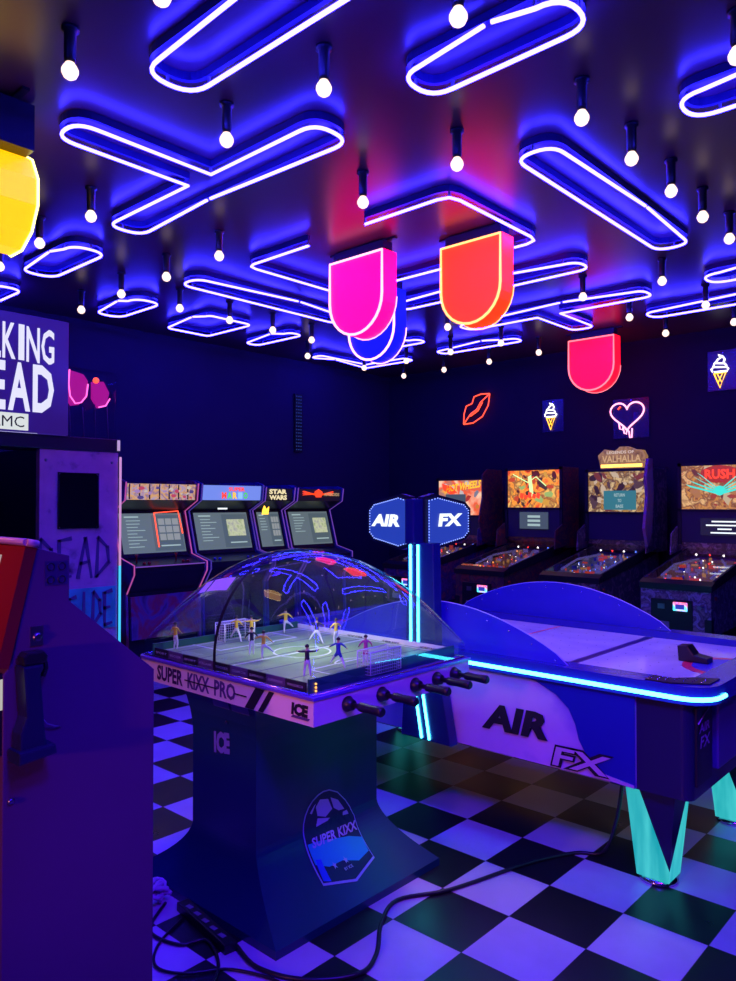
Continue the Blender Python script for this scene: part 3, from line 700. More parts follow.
for yy in (3.5, 3.9): MB().tube([(-5.92, yy, 1.0), (-5.92, yy, 1.06), (-5.92, yy, 1.085)], [.006, .006, .017], 8).build('joystick', M['toy_red'], r)
MB().tube([S(.55, .2, .02), S(.55, 1.0, .02), S(.95, 1.04, .02), S(.97, .5, .02)], .006, 6).build('glow_decal', M['neon_red'], r)

r, S, quad, xf, yc = arcade(4.18, 4.95, 'arcade cabinet with pale blue marquee and colourful letters, between the comic and black marquees', M['trim_dim'], artB, mqB, M['scr_grey'], 1.72)
screen_ui(r, quad, False, 8)
text('marquee_text', 'SUPER', (-5.932, 4.5, 1.652), Yd, Z, .2, .04, M['txt_red'], r, .04)
for k, ch in enumerate('MARIO'):
    text('marquee_text', ch, (-5.934, 4.42 + k * .065, 1.578), Yd, Z, .055, .065, (M['txt_red'], emis('letter_green', (.1, .8, .1), 1.), M['txt_yellow'], M['ins_blue'], emis('letter_green2', (.1, .7, .1), 1.))[k], r, .05)
t = MB()
for yy in (4.3, 4.36, 4.7, 4.76): t.lathe([(.014, 0), (.014, .015), (.008, .02)], (-5.88, yy, 1.0), 8)
t.build('buttons', M['toy_blue'], r)
MB().box(-6.0, -5.98, 4.42, 4.52, 1.475, 1.49).build('speaker_light', M['txt_white'], r)

r, S, quad, xf, yc = arcade(4.96, 5.38, 'narrow black arcade cabinet with cream block letters on its marquee', M['trim_violet'], artB, mqK, M['scr_grey'], 1.70)
screen_ui(r, quad, True, 5)
M['cream'] = emis('letter_cream', (.95, .8, .45), 1.0)
text('marquee_text', 'STAR', (-5.94, 5.02, 1.63), Yd, Z, .24, .05, M['cream'], r, .05)
text('marquee_text', 'WARS', (-5.94, 5.02, 1.57), Yd, Z, .24, .05, M['cream'], r, .05)
MB().prism([(4.97, 1.42), (5.05, 1.42), (5.06, 1.5), (5.03, 1.47), (5.0, 1.51), (4.98, 1.47)], 0, -6.0, -5.99).build('flame_badge', M['neon_amber'], r)

r, S, quad, xf, yc = arcade(5.40, 6.11, 'arcade cabinet with red winged logo on a black marquee, farthest along the left wall', M['trim_violet'], artB, mqK, M['scr_grey'], 1.70)
screen_ui(r, quad, False, 6)
t = MB()
for s in (-1, 1):
    for k in range(3): t.prism([(5.72, 1.61 + k * .012), (5.72 + s * .24, 1.66 - k * .02), (5.72 + s * .22, 1.67 - k * .02), (5.72, 1.625 + k * .012)], 0, -5.945, -5.94)
t.prism([(5.68, 1.6), (5.76, 1.6), (5.78, 1.66), (5.72, 1.69), (5.66, 1.66)], 0, -5.944, -5.938)
t.build('wing_logo', M['txt_red'], r)
text('marquee_text', 'ASTEROIDS', (-5.938, 5.80, 1.615), Yd, Z, .24, .035, emis('letter_tan', (.6, .4, .2), .8), r, .03)
t = MB()
for yy in (5.6, 5.66, 5.72): t.lathe([(.014, 0), (.014, .015), (.008, .02)], (-5.88, yy, 1.0), 8)
t.build('buttons', M['ins_red'], r)

# ------------------------------------------------------------------ tall booth cabinet on the left
xf = -4.59
r = thing('booth_cabinet', (-5.6, 1.6, 0), 'tall purple booth arcade with white lettered marquee at the left edge', 'arcade cabinet')
booth = noisy('booth_paint', ramp((.06, .03, .08), (.50, .20, .38), (.58, .24, .42), (.68, .34, .5)), 7, .5, 8, spec=.3)
MB().box(xf - .05, xf, 2.05, 2.575, .05, 1.87, .004).build('door_panel', booth, r)
MB().box(-6.6, xf - .05, 2.50, 2.57, .05, 1.95).build('side_wall', M['dark_navy'], r)
MB().box(-6.6, xf - .05, .4, .47, .05, 1.95).build('side_wall', M['dark_navy'], r)
MB().box(-6.6, -6.55, .47, 2.5, .05, 1.95).build('rear_wall', M['dark_navy'], r)
MB().box(-6.6, xf - .05, .4, 2.57, .0, .05).build('base', M['matte_black'], r)
MB().box(xf - .05, xf, .4, .55, .05, 1.87).build('front_post', M['dark_navy'], r)
MB().box(-6.0, -5.5, .9, 1.9, .05, .5, .03).build('seat', M['matte_black'], r)
MB().box(xf - .3, xf + .01, .4, 2.585, 1.87, 1.955, .005).build('header', M['cab_black'], r)
w = MB(); w.prism([(2.167 + dx, z) for dx, z in ((.02, 1.375), (.246, 1.375), (.266, 1.395), (.266, 1.705), (.246, 1.725), (.02, 1.725), (0, 1.705), (0, 1.395))], 0, xf, xf + .008)
w.build('window', M['smoke'], r)
f = MB(); f.tube([(xf + .006, y, z) for y, z in ((2.167, 1.375), (2.433, 1.375), (2.433, 1.725), (2.167, 1.725))], .006, 6, closed=True); f.build('window_trim', M['black'], r)
def scrawl(name, word, y0, z0, w_, h, m):
    G = {'D': [[(0, 0), (.1, 1), (.7, .75), (.8, .35), (0, 0)]], 'E': [[(.7, 1), (0, .95), (.05, 0), (.7, .05)], [(0, .5), (.5, .52)]], 'A': [[(0, 0), (.45, 1), (.85, 0)], [(.15, .35), (.7, .4)]],
         'I': [[(.3, 0), (.35, 1)]], 'N': [[(0, 0), (.05, 1), (.7, .02), (.75, 1)]], 'S': [[(.7, .9), (.1, .85), (.1, .55), (.65, .45), (.6, .05), (0, .1)]]}
    t = MB(); n = len(word); cw = w_ / n
    for i, ch in enumerate(word):
        for st in G[ch]:
            for p, q in zip(st, st[1:]):
                P = Vector((y0 + (i + p[0] * .85) * cw, z0 + p[1] * h)); Q = Vector((y0 + (i + q[0] * .85) * cw, z0 + q[1] * h))
                d = (Q - P).normalized(); nrm = Vector((-d.y, d.x)) * .012; d *= .008
                t.prism([tuple(P - nrm * 1.1 - d), tuple(Q - nrm * .6 + d), tuple(Q + nrm * .6 + d), tuple(P + nrm * 1.1 - d)], 0, xf + .0005, xf + .003 + i * .0002)
    t.build(name, m, r)
M['paint_dark'] = mat('dark_paint', (.10, .05, .16), .7)
scrawl('painted_word', 'DEAD', 2.05, 1.06, .50, .25, M['paint_dark'])
MB().box(xf, xf + .004, 2.20, 2.56, .72, .99).build('teal_panel', noisy('teal_art', ramp((.03, .30, .25), (.06, .55, .42), (.1, .7, .5)), 5, .5, 3), r)
t0 = r; xf += .004; scrawl('painted_word', 'INSIDE', 2.07, .74, .49, .22, M['paint_dark']); xf -= .004
rv = MB()
for y_, z_ in ((2.09, 1.8), (2.09, 1.1), (2.53, 1.8)): rv.lathe([(.01, 0), (.008, .006)], (xf, y_, z_), 8, 'x')
rv.build('rivets', M['steel'], r)
MB().tube([(xf + .01, 2.585, z) for z in (.45, .8, 1.12)], .008, 8).build('edge_light', M['cyan_edge'] if 'cyan_edge' in M else emis('edge_cyan', (.06, .55, .9), 1.2), r)
MB().tube([(xf + .01, 2.585, z) for z in (1.12, 1.4, 1.84)], .008, 8).build('edge_light', emis('edge_pink', (.75, .35, .75), .8), r)
MB().tube([(xf + .012, 2.57, z) for z in (1.88, 1.95)], .010, 8).build('edge_light', emis('edge_lilac', (.6, .4, .8), .8), r)
# marquee
MB().box(xf - .25, xf + .03, .55, 2.215, 1.955, 2.67, .005).build('marquee', noisy('marquee_blue_lit', [(.35, (.04, .01, .30)), (.6, (.05, .02, .55)), (.75, (.02, .02, .8))], 1.6, .3, 2, .55), r)
mx = xf + .034
M['letter_white'] = emis('marquee_letters', (.72, .72, .95), 1.1)
def blocktext(s, y1, cw, z0, h, m, bold=.02):
    n = len(s)
    for i, ch in enumerate(s):
        ya = y1 - (n - i) * cw
        text('marquee_letter', ch, (mx, ya, z0), Yd, Z, cw * (.42 if ch == 'I' else .9), h, m, r, bold)
blocktext('WALK', 1.895, .085, 2.39, .215, M['letter_white']); 
text('marquee_letter', 'I', (mx, 1.903, 2.39), Yd, Z, .035, .215, M['letter_white'], r, .03)
blocktext('NG', 2.13, .09, 2.385, .215, M['letter_white'])
blocktext('DEAD', 2.135, .145, 2.085, .29, M['letter_white'], .03)
MB().box(mx - .004, mx, 1.70, 1.965, 1.97, 2.07).build('label_plate', emis('label_white', (.7, .75, .72), 1.), r)
text('label_text', 'AMC', (mx + .002, 1.74, 1.987), Yd, Z, .20, .065, M['matte_black'], r, .0)
t = MB()
for k in range(2): t.box(mx - .004, mx, 1.5, 2.02 - k * .16, 1.951 + .004 - k * .0 + k * -.0 + .001, 1.957)
t.build('small_print', M['letter_white'], r)
# made-up clear box: a pink reflection shaped as glowing curves and patches
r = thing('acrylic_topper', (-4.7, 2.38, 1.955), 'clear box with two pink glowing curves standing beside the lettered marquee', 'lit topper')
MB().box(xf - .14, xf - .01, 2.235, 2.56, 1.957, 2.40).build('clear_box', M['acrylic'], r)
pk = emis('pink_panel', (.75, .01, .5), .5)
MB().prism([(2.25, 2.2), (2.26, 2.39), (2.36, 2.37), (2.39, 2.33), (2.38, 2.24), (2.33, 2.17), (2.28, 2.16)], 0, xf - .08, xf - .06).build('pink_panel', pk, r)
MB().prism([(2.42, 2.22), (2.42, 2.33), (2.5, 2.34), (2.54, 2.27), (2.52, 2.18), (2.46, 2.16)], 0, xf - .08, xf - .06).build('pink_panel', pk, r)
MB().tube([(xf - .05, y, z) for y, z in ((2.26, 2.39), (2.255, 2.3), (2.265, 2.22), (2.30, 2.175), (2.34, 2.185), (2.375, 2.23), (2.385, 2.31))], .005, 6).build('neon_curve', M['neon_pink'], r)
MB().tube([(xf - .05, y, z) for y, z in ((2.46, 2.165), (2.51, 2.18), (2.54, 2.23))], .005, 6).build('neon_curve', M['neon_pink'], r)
MB().sphere((xf - .05, 2.44, 2.34), .02, 6).build('red_lamp', M['neon_red'], r)
t = MB()
for y_, z_ in ((2.27, 2.16), (2.36, 2.16), (2.44, 2.32), (2.53, 2.2)): t.tube([(xf - .07, y_, z_), (xf - .07, y_ + .01, 1.96)], .003, 5)
t.build('wires', M['paint_dark'], r)

# ------------------------------------------------------------------ air hockey table
r = thing('air_hockey_table', (-2.2, 3.58, 0), 'long air hockey table with cyan light strip and glowing legs behind the dome game', 'air hockey table')
A0, A1, B0, B1 = -3.45, -.95, 2.93, 4.22
side_mat = noisy('hockey_side_art', [(.30, (.08, .04, .45)), (.42, (.25, .12, .60)), (.52, (.62, .38, .70)), (.62, (.70, .45, .74)), (.72, (.30, .14, .6))], 1.6, .35, 7, spec=.5)
dk = mat('hockey_dark', (.018, .012, .06), .3)
railm = mat('hockey_rail', (.03, .025, .35), .22)
def rr(a0, a1, b0, b1, rad, n=6):
    pts = []
    for cx, cy, s in ((a1 - rad, b1 - rad, 0), (a0 + rad, b1 - rad, 1), (a0 + rad, b0 + rad, 2), (a1 - rad, b0 + rad, 3)):
        for k in range(n + 1):
            a = (s + k / n) * PI / 2; pts.append((cx + rad * math.cos(a), cy + rad * math.sin(a)))
    return pts
MB().prism(rr(A0 + .08, A1 - .08, B0 + .03, B1 - .03, .04), 2, .39, .79).build('body', dk, r)
MB().box(-3.33, -1.243, B0 + .018, B0 + .032, .395, .775).build('side_art', side_mat, r)
MB().prism([(-1.80, .775), (-1.243, .775), (-1.243, .395), (-1.34, .395), (-1.40, .43), (-1.45, .48), (-1.485, .54), (-1.50, .60), (-1.53, .66), (-1.59, .71), (-1.68, .75)], 1, B0 + .014, B0 + .018).build('blue_side_panel', mat('hockey_blue_panel', (.012, .015, .30), .3), r)
# rails as a frame
def ring(name, outer, inner, z0, z1, m):
    t = MB(); n = len(outer)
    O0 = [t.bm.verts.new((*p, z0)) for p in outer]; O1 = [t.bm.verts.new((*p, z1)) for p in outer]
    I0 = [t.bm.verts.new((*p, z0)) for p in inner]; I1 = [t.bm.verts.new((*p, z1)) for p in inner]
    for i in range(n):
        j = (i + 1) % n
        t._f([O0[i], O0[j], O1[j], O1[i]]); t._f([I1[i], I1[j], I0[j], I0[i]]); t._f([O1[i], O1[j], I1[j], I1[i]]); t._f([O0[j], O0[i], I0[i], I0[j]])
    return t.build(name, m, r)
ring('rail', rr(A0, A1, B0, B1, .12), rr(A0 + .12, A1 - .12, B0 + .12, B1 - .12, .05), .765, .835, railm)
MB().prism(rr(A0 + .1, A1 - .1, B0 + .1, B1 - .1, .05), 2, .785, .80).build('playing_surface', noisy('hockey_surface', [(.3, (.55, .50, .72)), (.7, (.85, .78, .88))], 2.5, .12, 5, spec=.6, distort=.5), r)
l = MB(); l.box(-2.187, -2.173, B0 + .13, B1 - .13, .800, .8012); l.build('centre_line', mat('line_red', (.8, .02, .06), .3), r)
for q in (-1.66, -2.78): MB().box(q, q + .04, B0 + .13, B1 - .13, .800, .8012).build('dark_line', mat('line_dark', (.03, .02, .10), .3), r)
for s, xx in ((1, A1 - .12), (-1, A0 + .12)):
    pts = [(xx, 3.575 + .22 * s)] + [(xx - s * .2 * math.sin(k * PI / 12), 3.575 + s * .22 * math.cos(k * PI / 12)) for k in range(1, 12)] + [(xx, 3.575 - .22 * s)]
    MB().prism(pts, 2, .80, .8013).build('goal_crease', mat('crease_red', (.8, .03, .12), .3), r)
    pts2 = [(xx - s * .0 + (p[0] - xx) * .8, 3.575 + (p[1] - 3.575) * .8) for p in pts]
    MB().prism(pts2, 2, .8012, .8018).build('goal_crease_fill', mat('crease_blue', (.06, .05, .5), .3), r)
# air holes
h = MB()
for i in range(20):
    for j in range(9): h.lathe([(.003, 0), (.003, .0006)], (A0 + .3 + i * .1, B0 + .24 + j * .1, .8003), 5)
o_ = h.build('air_holes', M['matte_black'], r); o_['kind'] = 'stuff'
# LED strips following the near corner
edge = [(-3.30, B0 - .003), (-1.12, B0 - .003)] + [(-1.07 + .123 * math.sin(k * PI / 12), 3.05 - .123 * math.cos(k * PI / 12)) for k in range(0, 7)] + [(A1 + .003, 3.10)]
MB().tube([(x, y, .788) for x, y in edge], .0085, 6).build('light_strip', M['cyan_led'], r)
edge2 = [(x, 2 * 3.575 - y) for x, y in edge]
MB().tube([(x, y, .788) for x, y in edge2], .0085, 6).build('light_strip', M['cyan_led'], r)
MB().prism([(-1.2, B0 + .01), (-1.1, B0 + .01), (-.98, 3.02), (-.98, 3.14), (-1.06, 3.10), (-1.12, 3.03), (-1.2, 3.03)], 2, .835, .840).build('corner_plate', M['black'], r)
st = MB()
for k in range(22):
    st.sphere((-1.19 + (k % 7) * .030, B0 + .025 + (k % 7) * .010 + (k // 7) * .024, .841), .003, 4)
st.build('corner_studs', M['chrome'], r)
# curved shields
def shield(yy, name):
    n = 24; pts = [(-2.95, .835)]
    top = [(-2.95 + 1.4 * k / n, .835 + .215 * math.sin(PI * k / n) ** .8) for k in range(1, n)]
    pts = [(-2.95, .83)] + top + [(-1.55, .83)]
    MB().prism(pts, 1, yy, yy + .008).build('side_shield', M['shield'], r)
    MB().tube([(x, yy + .004, z) for x, z in pts], .004, 5).build('shield_edge', mat('shield_edge', (.5, .55, .8), .1), r)
    d = MB()
    for k in range(2, n - 1, 2): d.sphere((top[k][0], yy - .002, top[k][1] - .03), .005, 4)
    d.build('shield_bolts', M['chrome'], r)
shield(B0 + .05, 'near'); shield(B1 - .06, 'far')
# goal housing at the right end and door
MB().box(A1 - .10, A1 - .055, 3.20, 3.95, .46, .78, .01).build('goal_housing', mat('end_purple', (.10, .05, .25), .3), r)
MB().box(A1 - .08, A1 - .072, 3.0, 3.17, .44, .74).build('coin_door', M['black'], r)
text('door_logo', 'AIR', (A1 - .070, 3.02, .64), Yd, Z, .12, .035, M['hk_txt'] if 'hk_txt' in M else mat('pale_print', (.5, .3, .55), .4), r, .02, shear=.2)
text('door_logo', 'FX', (A1 - .070, 3.03, .58), Yd, Z, .11, .045, mat('pale_print2', (.5, .3, .55), .4), r, .02, shear=.2)
t = MB(); t.tube([(A1 - .07, 3.01, .68), (A1 - .07, 3.09, .71), (A1 - .07, 3.16, .73)], .003, 4); t.build('swoosh', mat('pale_print3', (.5, .3, .55), .4), r)
# side logos
t = MB(); t.prism([(-2.02, .47), (-2.0, .56), (-1.92, .65), (-1.62, .645), (-1.55, .58), (-1.60, .49), (-1.92, .46)], 1, B0 + .010, B0 + .0135)
t.bm.free()
text('side_logo', 'AIR', (-1.965, B0 + .008, .497), (1, 0, .02), Z, .34, .118, M['matte_black'], r, .05, shear=.25)
text('side_logo_outline', 'FX', (-1.615, B0 + .0075, .403), (1, 0, .02), Z, .27, .095, M['matte_black'], r, .08, shear=.25)
text('side_logo', 'FX', (-1.605, B0 + .006, .410), (1, 0, .02), Z, .25, .080, mat('logo_pinkish', (.65, .40, .60), .35), r, .02, shear=.25)
MB().prism([(-1.38, .425), (-1.245, .408), (-1.245, .396), (-1.42, .408)], 1, B0 + .008, B0 + .012).build('logo_swoosh', mat('logo_pinkish2', (.65, .40, .60), .35), r)
# legs: glowing faces with a dark wedge
def hleg(ax, by, s):
    l = MB()
    top, bot = .40, .02
    T = [(ax - .10, by - .09), (ax + .10, by - .09), (ax + .10, by + .10), (ax - .10, by + .10)]
    Bt = [(ax - .065, by - .06), (ax + .065, by - .06), (ax + .065, by + .065), (ax - .065, by + .065)]
    a = [l.bm.verts.new((*p, top)) for p in T]; b = [l.bm.verts.new((*p, bot)) for p in Bt]
    for i in range(4): l._f([a[i], a[(i + 1) % 4], b[(i + 1) % 4], b[i]])
    l._f(a[::-1]); l._f(b); 
    lo = l.build('leg', M['cyan_leg'], r)
    # dark triangular facing on the outer corner: from the top edge to a point near the foot
    w = MB(); xs = ax + .135; yn = by - .106
    def T3(u, v, side): # side 0: -b face, 1: +a face
        if side == 0: return (ax + .13 - u * (.13 + .07 * v) , by - .10 - .006 + .05 * (1 - v) - 0, bot + (top - bot) * v)
    P = lambda x, y, z: (x, y, z)
    tip = P(ax + .070, by - .064, .07); c = P(ax + .106, by - .096, .41)
    lft = P(ax - .05, by - .096, .41); rgt = P(ax + .106, by + .075, .41)
    v = [w.bm.verts.new(q) for q in (tip, c, lft, rgt, P(ax, by, .41), P(ax + .05, by - .04, .1))]
    w._f([v[0], v[2], v[1]]); w._f([v[0], v[1], v[3]]); w._f([v[2], v[4], v[3], v[1]]); w._f([v[0], v[5], v[4], v[2]]); w._f([v[0], v[3], v[4], v[5]])
    wo = w.build('wedge', dk, lo)
    f = MB(); f.lathe([(.075, 0), (.078, .01), (.06, .022)], (ax, by, 0), 20); f.build('foot_plate', M['chrome'], lo)
hleg(-1.21, 3.09, 1); hleg(-1.16, 3.90, 1); hleg(-3.25, 3.05, 1); hleg(-3.25, 3.98, 1)
# scoreboard column
MB().prism([(-2.40, .39), (-2.37, .84), (-2.36, 1.34), (-2.20, 1.34), (-2.19, .84), (-2.10, .39)], 1, B0 - .05, B0 + .01, .006).build('score_column', mat('column_blue', (.012, .018, .16), .25), r)
for q in (0, .047):
    MB().tube([(-2.337 + q, B0 - .055, 1.33), (-2.335 + q, B0 - .055, .86)], .0065, 6).build('column_light', M['cyan_led'], r)
    MB().tube([(-2.318 + q, B0 - .055, .67), (-2.268 + q, B0 - .055, .40)], .0065, 6).build('column_light', M['cyan_led'], r)
MB().tube([(-2.337, B0 - .055, .86), (-2.318, B0 - .055, .67)], .0065, 6).build('column_light', M['cyan_led'], r)
hexs = [(0, .0), (.0, .25), (.06, .265), (.25, .225), (.285, .19), (.285, .06), (.25, .025), (.06, -.015)]
brd = emis('score_blue', (.02, .06, .55), .8)
sb = MB(); sb.prism([(-2.35 - u, 1.315 + v) for u, v in hexs], 1, 2.89, 2.93); sb.build('score_panel', M['cab_black'], r)
sb = MB(); sb.prism([(-2.37 - u * .85, 1.333 + v * .85) for u, v in hexs], 1, 2.884, 2.89); sb.build('score_face', brd, r)
text('score_logo', 'AIR', (-2.60, 2.880, 1.415), X, Z, .19, .062, M['txt_white'], r, .05, shear=.25)
sb = MB(); sb.prism([(2.94 + u * 1.4, 1.315 + v) for u, v in hexs], 0, -2.34, -2.30); sb.build('score_panel', M['cab_black'], r)
sb = MB(); sb.prism([(2.97 + u * 1.4 * .85, 1.333 + v * .85) for u, v in hexs], 0, -2.30, -2.294); sb.build('score_face', brd, r)
text('score_logo', 'FX', (-2.290, 3.04, 1.415), Yd, Z, .20, .065, M['txt_white'], r, .05, shear=.2)
dots = emis('score_dots', (.25, .35, 1.), 2.)
def dotline(fn):
    d = MB(); n = len(hexs)
    for i in range(n):
        p, q = hexs[i], hexs[(i + 1) % n]; L = math.hypot(q[0] - p[0], q[1] - p[1]); k = max(1, int(L / .016))
        for j in range(k):
            u = p[0] + (q[0] - p[0]) * j / k; v = p[1] + (q[1] - p[1]) * j / k
            d.sphere(fn(.02 + u * .85, .018 + v * .85), .0032, 4)
    d.build('score_lamps', dots, r)
dotline(lambda u, v: (-2.35 - u, 2.882, 1.315 + v)); dotline(lambda u, v: (-2.292, 2.94 + u * 1.4, 1.315 + v))
MB().box(-2.37, -2.31, 2.87, 2.95, 1.33, 1.555, .01).build('score_spine', mat('spine_blue', (.015, .02, .15), .2), r)
# mallet
m = MB(); mxp, myp = -1.225, 3.60
m.prism([(mxp - .07, .802), (mxp + .06, .802), (mxp + .06, .825), (mxp + .0, .835), (mxp - .03, .875), (mxp - .075, .87)], 1, myp - .04, myp + .04, .006)
tag(m.build('air_hockey_striker', M['black']), 'black wedge-shaped striker lying on the white air hockey surface', 'striker')
t = MB(); t.lathe([(.036, 0), (.038, .002), (.036, .004)], (-1.12, 3.33, .8022), 20)

# ------------------------------------------------------------------ dome football table
CA, CB = -2.39, 2.1255
def fl(z):
    t = min(1, max(0, 1 - (z - .03) / .22)); u = max(0, (z - .6) / .19); return t ** 1.7, u * u
def ha(z): t, u = fl(z); return .20 + .25 * t + .03 * u
def hb(z): t, u = fl(z); return .335 + .118 * t + .03 * u
r = thing('dome_football_table', (CA, CB, 0), 'dome covered tabletop football game with black rods on a dark flared base', 'football game')
zs = [0, .03] + [.03 + .22 * k / 16 for k in range(1, 17)] + [.35, .5, .6, .65, .7, .75, .79]
bm = MB(); rings = []
for z in zs:
    A, B = ha(z), hb(z); rings.append([bm.bm.verts.new((CA + sx * A, CB + sy * B, z)) for sx, sy in ((-1, -1), (1, -1), (1, 1), (-1, 1))])
for P, Q in zip(rings, rings[1:]):
    for k in range(4): bm._f([P[k], P[(k + 1) % 4], Q[(k + 1) % 4], Q[k]])
bm._f(rings[0][::-1]); bm._f(rings[-1])
base = bm.build('base', mat('base_dark', (.006, .050, .075), .30, spec=.6), r)
FA = lambda d: (lambda b, z: Vector((CA + ha(z) + d * 1.0, b, z + d * (1.2 if z < .25 else 0))))
FB = lambda d: (lambda a, z: Vector((a, CB - hb(z) - d, z)))
outl = [(2.169, 0.37), (2.134, 0.373), (2.105, 0.367), (2.073, 0.351), (2.051, 0.331), (2.034, 0.304), (2.025, 0.275), (2.023, 0.244), (2.02, 0.216), (1.996, 0.091), (2.141, 0.068), (2.29, 0.094), (2.31, 0.222), (2.293, 0.262), (2.264, 0.301), (2.216, 0.348)]
cen = (2.16, .225)
sub = lambda f: [(cen[0] + (p[0] - cen[0]) * f, cen[1] + (p[1] - cen[1]) * f) for p in outl]
poly_decal('crest_border', outl, mat('crest_border', (.45, .6, .65), .4), base, FA(.002), 3)
poly_decal('crest_field', sub(.965), mat('crest_dark', (.008, .02, .05), .4), base, FA(.0032), 3)
poly_decal('crest_teal', [(2.026, 0.196), (2.089, 0.192), (2.169, 0.179), (2.236, 0.169), (2.295, 0.152), (2.283, 0.114), (2.21, 0.104), (2.141, 0.121), (2.069, 0.121), (2.016, 0.139)], mat('crest_teal', (.02, .75, .55), .4), base, FA(.0042), 3)
poly_decal('crest_blue', [(2.026, 0.15), (2.051, 0.146), (2.036, 0.091), (2.005, 0.099)], mat('crest_blue', (.02, .06, .6), .4), base, FA(.0052), 2)
ballm = mat('crest_ball', (.55, .52, .62), .4)
for q in ([(2.114, 0.345), (2.159, 0.335), (2.183, 0.288), (2.146, 0.267), (2.1, 0.284), (2.091, 0.322)], [(2.173, 0.337), (2.216, 0.315), (2.254, 0.267), (2.221, 0.27), (2.192, 0.289)], [(2.1, 0.274), (2.169, 0.256), (2.159, 0.243), (2.092, 0.238)], [(2.245, 0.257), (2.269, 0.259), (2.276, 0.235), (2.243, 0.238)], [(2.082, 0.331), (2.091, 0.335), (2.069, 0.3), (2.058, 0.306)]):
    poly_decal('crest_ball_patch', q, ballm, base, FA(.0048), 2)
def tfn(u, q):
    b = 2.040 + u + q * .4; z = .178 + q - u * .012
    return FA(.006)(b, z)
text('crest_text', 'SUPER KIXX', (0, 0, 0), X, Z, .25, .030, mat('crest_letters', (.6, .65, .72), .4), base, .03, fn=tfn)
starm = mat('crest_star', (.5, .75, .6), .4)
for cb, cz in ((2.091, .118), (2.152, .118)):
    poly_decal('crest_star', [(cb + (.012 if k % 2 == 0 else .005) * math.sin(k * PI / 5), cz + (.010 if k % 2 == 0 else .004) * math.cos(k * PI / 5)) for k in range(10)], starm, base, FA(.0065), 0)
text('crest_text', 'BY ICE', (0, 0, 0), X, Z, .045, .007, starm, base, .02, fn=lambda u, q: FA(.0065)(2.121 + u, .097 + q))
icem = mat('ice_print', (.30, .26, .50), .4)
text('ice_logo', 'ICE', (0, 0, 0), X, Z, .10, .085, icem, base, .06, fn=lambda u, q: FB(.003)(-2.445 + u, .555 + q + u * .12))
for a0_, w_ in ((-2.425, .10), (-2.31, .105)):
    poly_decal('rating_sticker', [(a0_, .745), (a0_ + w_, .745), (a0_ + w_, .785), (a0_, .785)], mat('sticker_grey', (.20, .18, .32), .5), base, FB(.002), 0)
ic = MB(); ic.lathe([(.007, 0), (.005, -.006)], (-2.36, CB - hb(.69), .69), 8, 'y'); ic.build('lock', M['steel'], base)
# table top frame
T0, T1, U0, U1 = -2.89, -1.8155, 1.726, 2.62
ap = MB(); ap.prism([(T0 + .015, U0), (T1, U0), (T1, U1), (T0, U1), (T0, U0 + .015)], 2, .79, .877); ap.build('apron', M['white_gloss'], r)
lip = MB(); lip.prism([(T0 + .015, U0 - .006), (T1 + .006, U0 - .006), (T1 + .006, U1 + .006), (T0 - .006, U1 + .006), (T0 - .006, U0 + .015)], 2, .877, .887); lip.build('top_lip', mat('lip_purple', (.16, .08, .45), .2), r)
F = U0 - .0015
text('apron_text', 'SUPER', (-2.752, F, .803), X, Z, .185, .062, mat('apron_print', (.05, .02, .07), .4), r, .035)
text('apron_text', 'KIXX', (-2.535, F, .803), X, Z, .145, .062, M['paint_dark'], r, .035)
text('apron_text', 'PRO', (-2.36, F, .803), X, Z, .13, .062, M['paint_dark'], r, .035)
for q in ((-2.555, -2.345), (-2.235, -2.165)): MB().box(q[0], q[1], F - .0006, F, .829, .834).build('apron_line', M['matte_black'], r)
for q in (0, .065):
    t = MB(); t.prism([(-2.175 + q, .792), (-2.125 + q, .792), (-2.065 + q, .872), (-2.115 + q, .872)] if q == 0 else [(-2.10, .792), (-2.072, .792), (-2.012, .872), (-2.04, .872)], 1, F - .0006, F); t.build('apron_stripe', M['matte_black'], r)
text('apron_logo', 'ICE', (-1.925, F, .815), X, Z, .082, .042, M['matte_black'], r, .07, shear=.1)
MB().prism([(-1.925, .806), (-1.84, .806), (-1.83, .815), (-1.915, .815)], 1, F - .0006, F).build('apron_logo_shadow', M['paint_dark'], r)
# pitch
pitchm = noisy('pitch', [(.35, (.17, .30, .10)), (.6, (.26, .40, .15)), (.75, (.32, .48, .18))], 6, .35, 3)
P0, P1, Q0, Q1 = T0 + .06, T1 - .06, U0 + .035, U1 - .04
MB().box(P0, P1, Q0, Q1, .887, .905).build('pitch', pitchm, r)
ln = MB(); z0, z1 = .905, .9056
xm = (P0 + P1) / 2; ym = (Q0 + Q1) / 2
ln.box(xm - .004, xm + .004, Q0, Q1, z0, z1)
def ringl(cx, cy, rad, a0=0, a1=2 * PI, n=28):
    for k in range(n):
        a, b = a0 + (a1 - a0) * k / n, a0 + (a1 - a0) * (k + 1) / n
        ln.face([(cx + rr_ * math.cos(t_), cy + rr_ * math.sin(t_), z1) for rr_, t_ in ((rad - .004, a), (rad + .004, a), (rad + .004, b), (rad - .004, b))])
ringl(xm, ym, .12)
for s, xx in ((1, P0), (-1, P1)):
    lo_, hi_ = sorted((xx, xx + s * .2)); 
    ln.box(lo_, hi_, ym - .22, ym - .213, z0, z1); ln.box(lo_, hi_, ym + .213, ym + .22, z0, z1); ln.box(xx + s * .2 - .004, xx + s * .2 + .004, ym - .22, ym + .22, z0, z1)
    ringl(xx + s * .14, ym, .1, (-.9 if s > 0 else PI - .9), (.9 if s > 0 else PI + .9), 12)
for yy in (Q0 + .02, Q1 - .027): ln.box(P0 + .02, P1 - .02, yy, yy + .006, z0, z1)
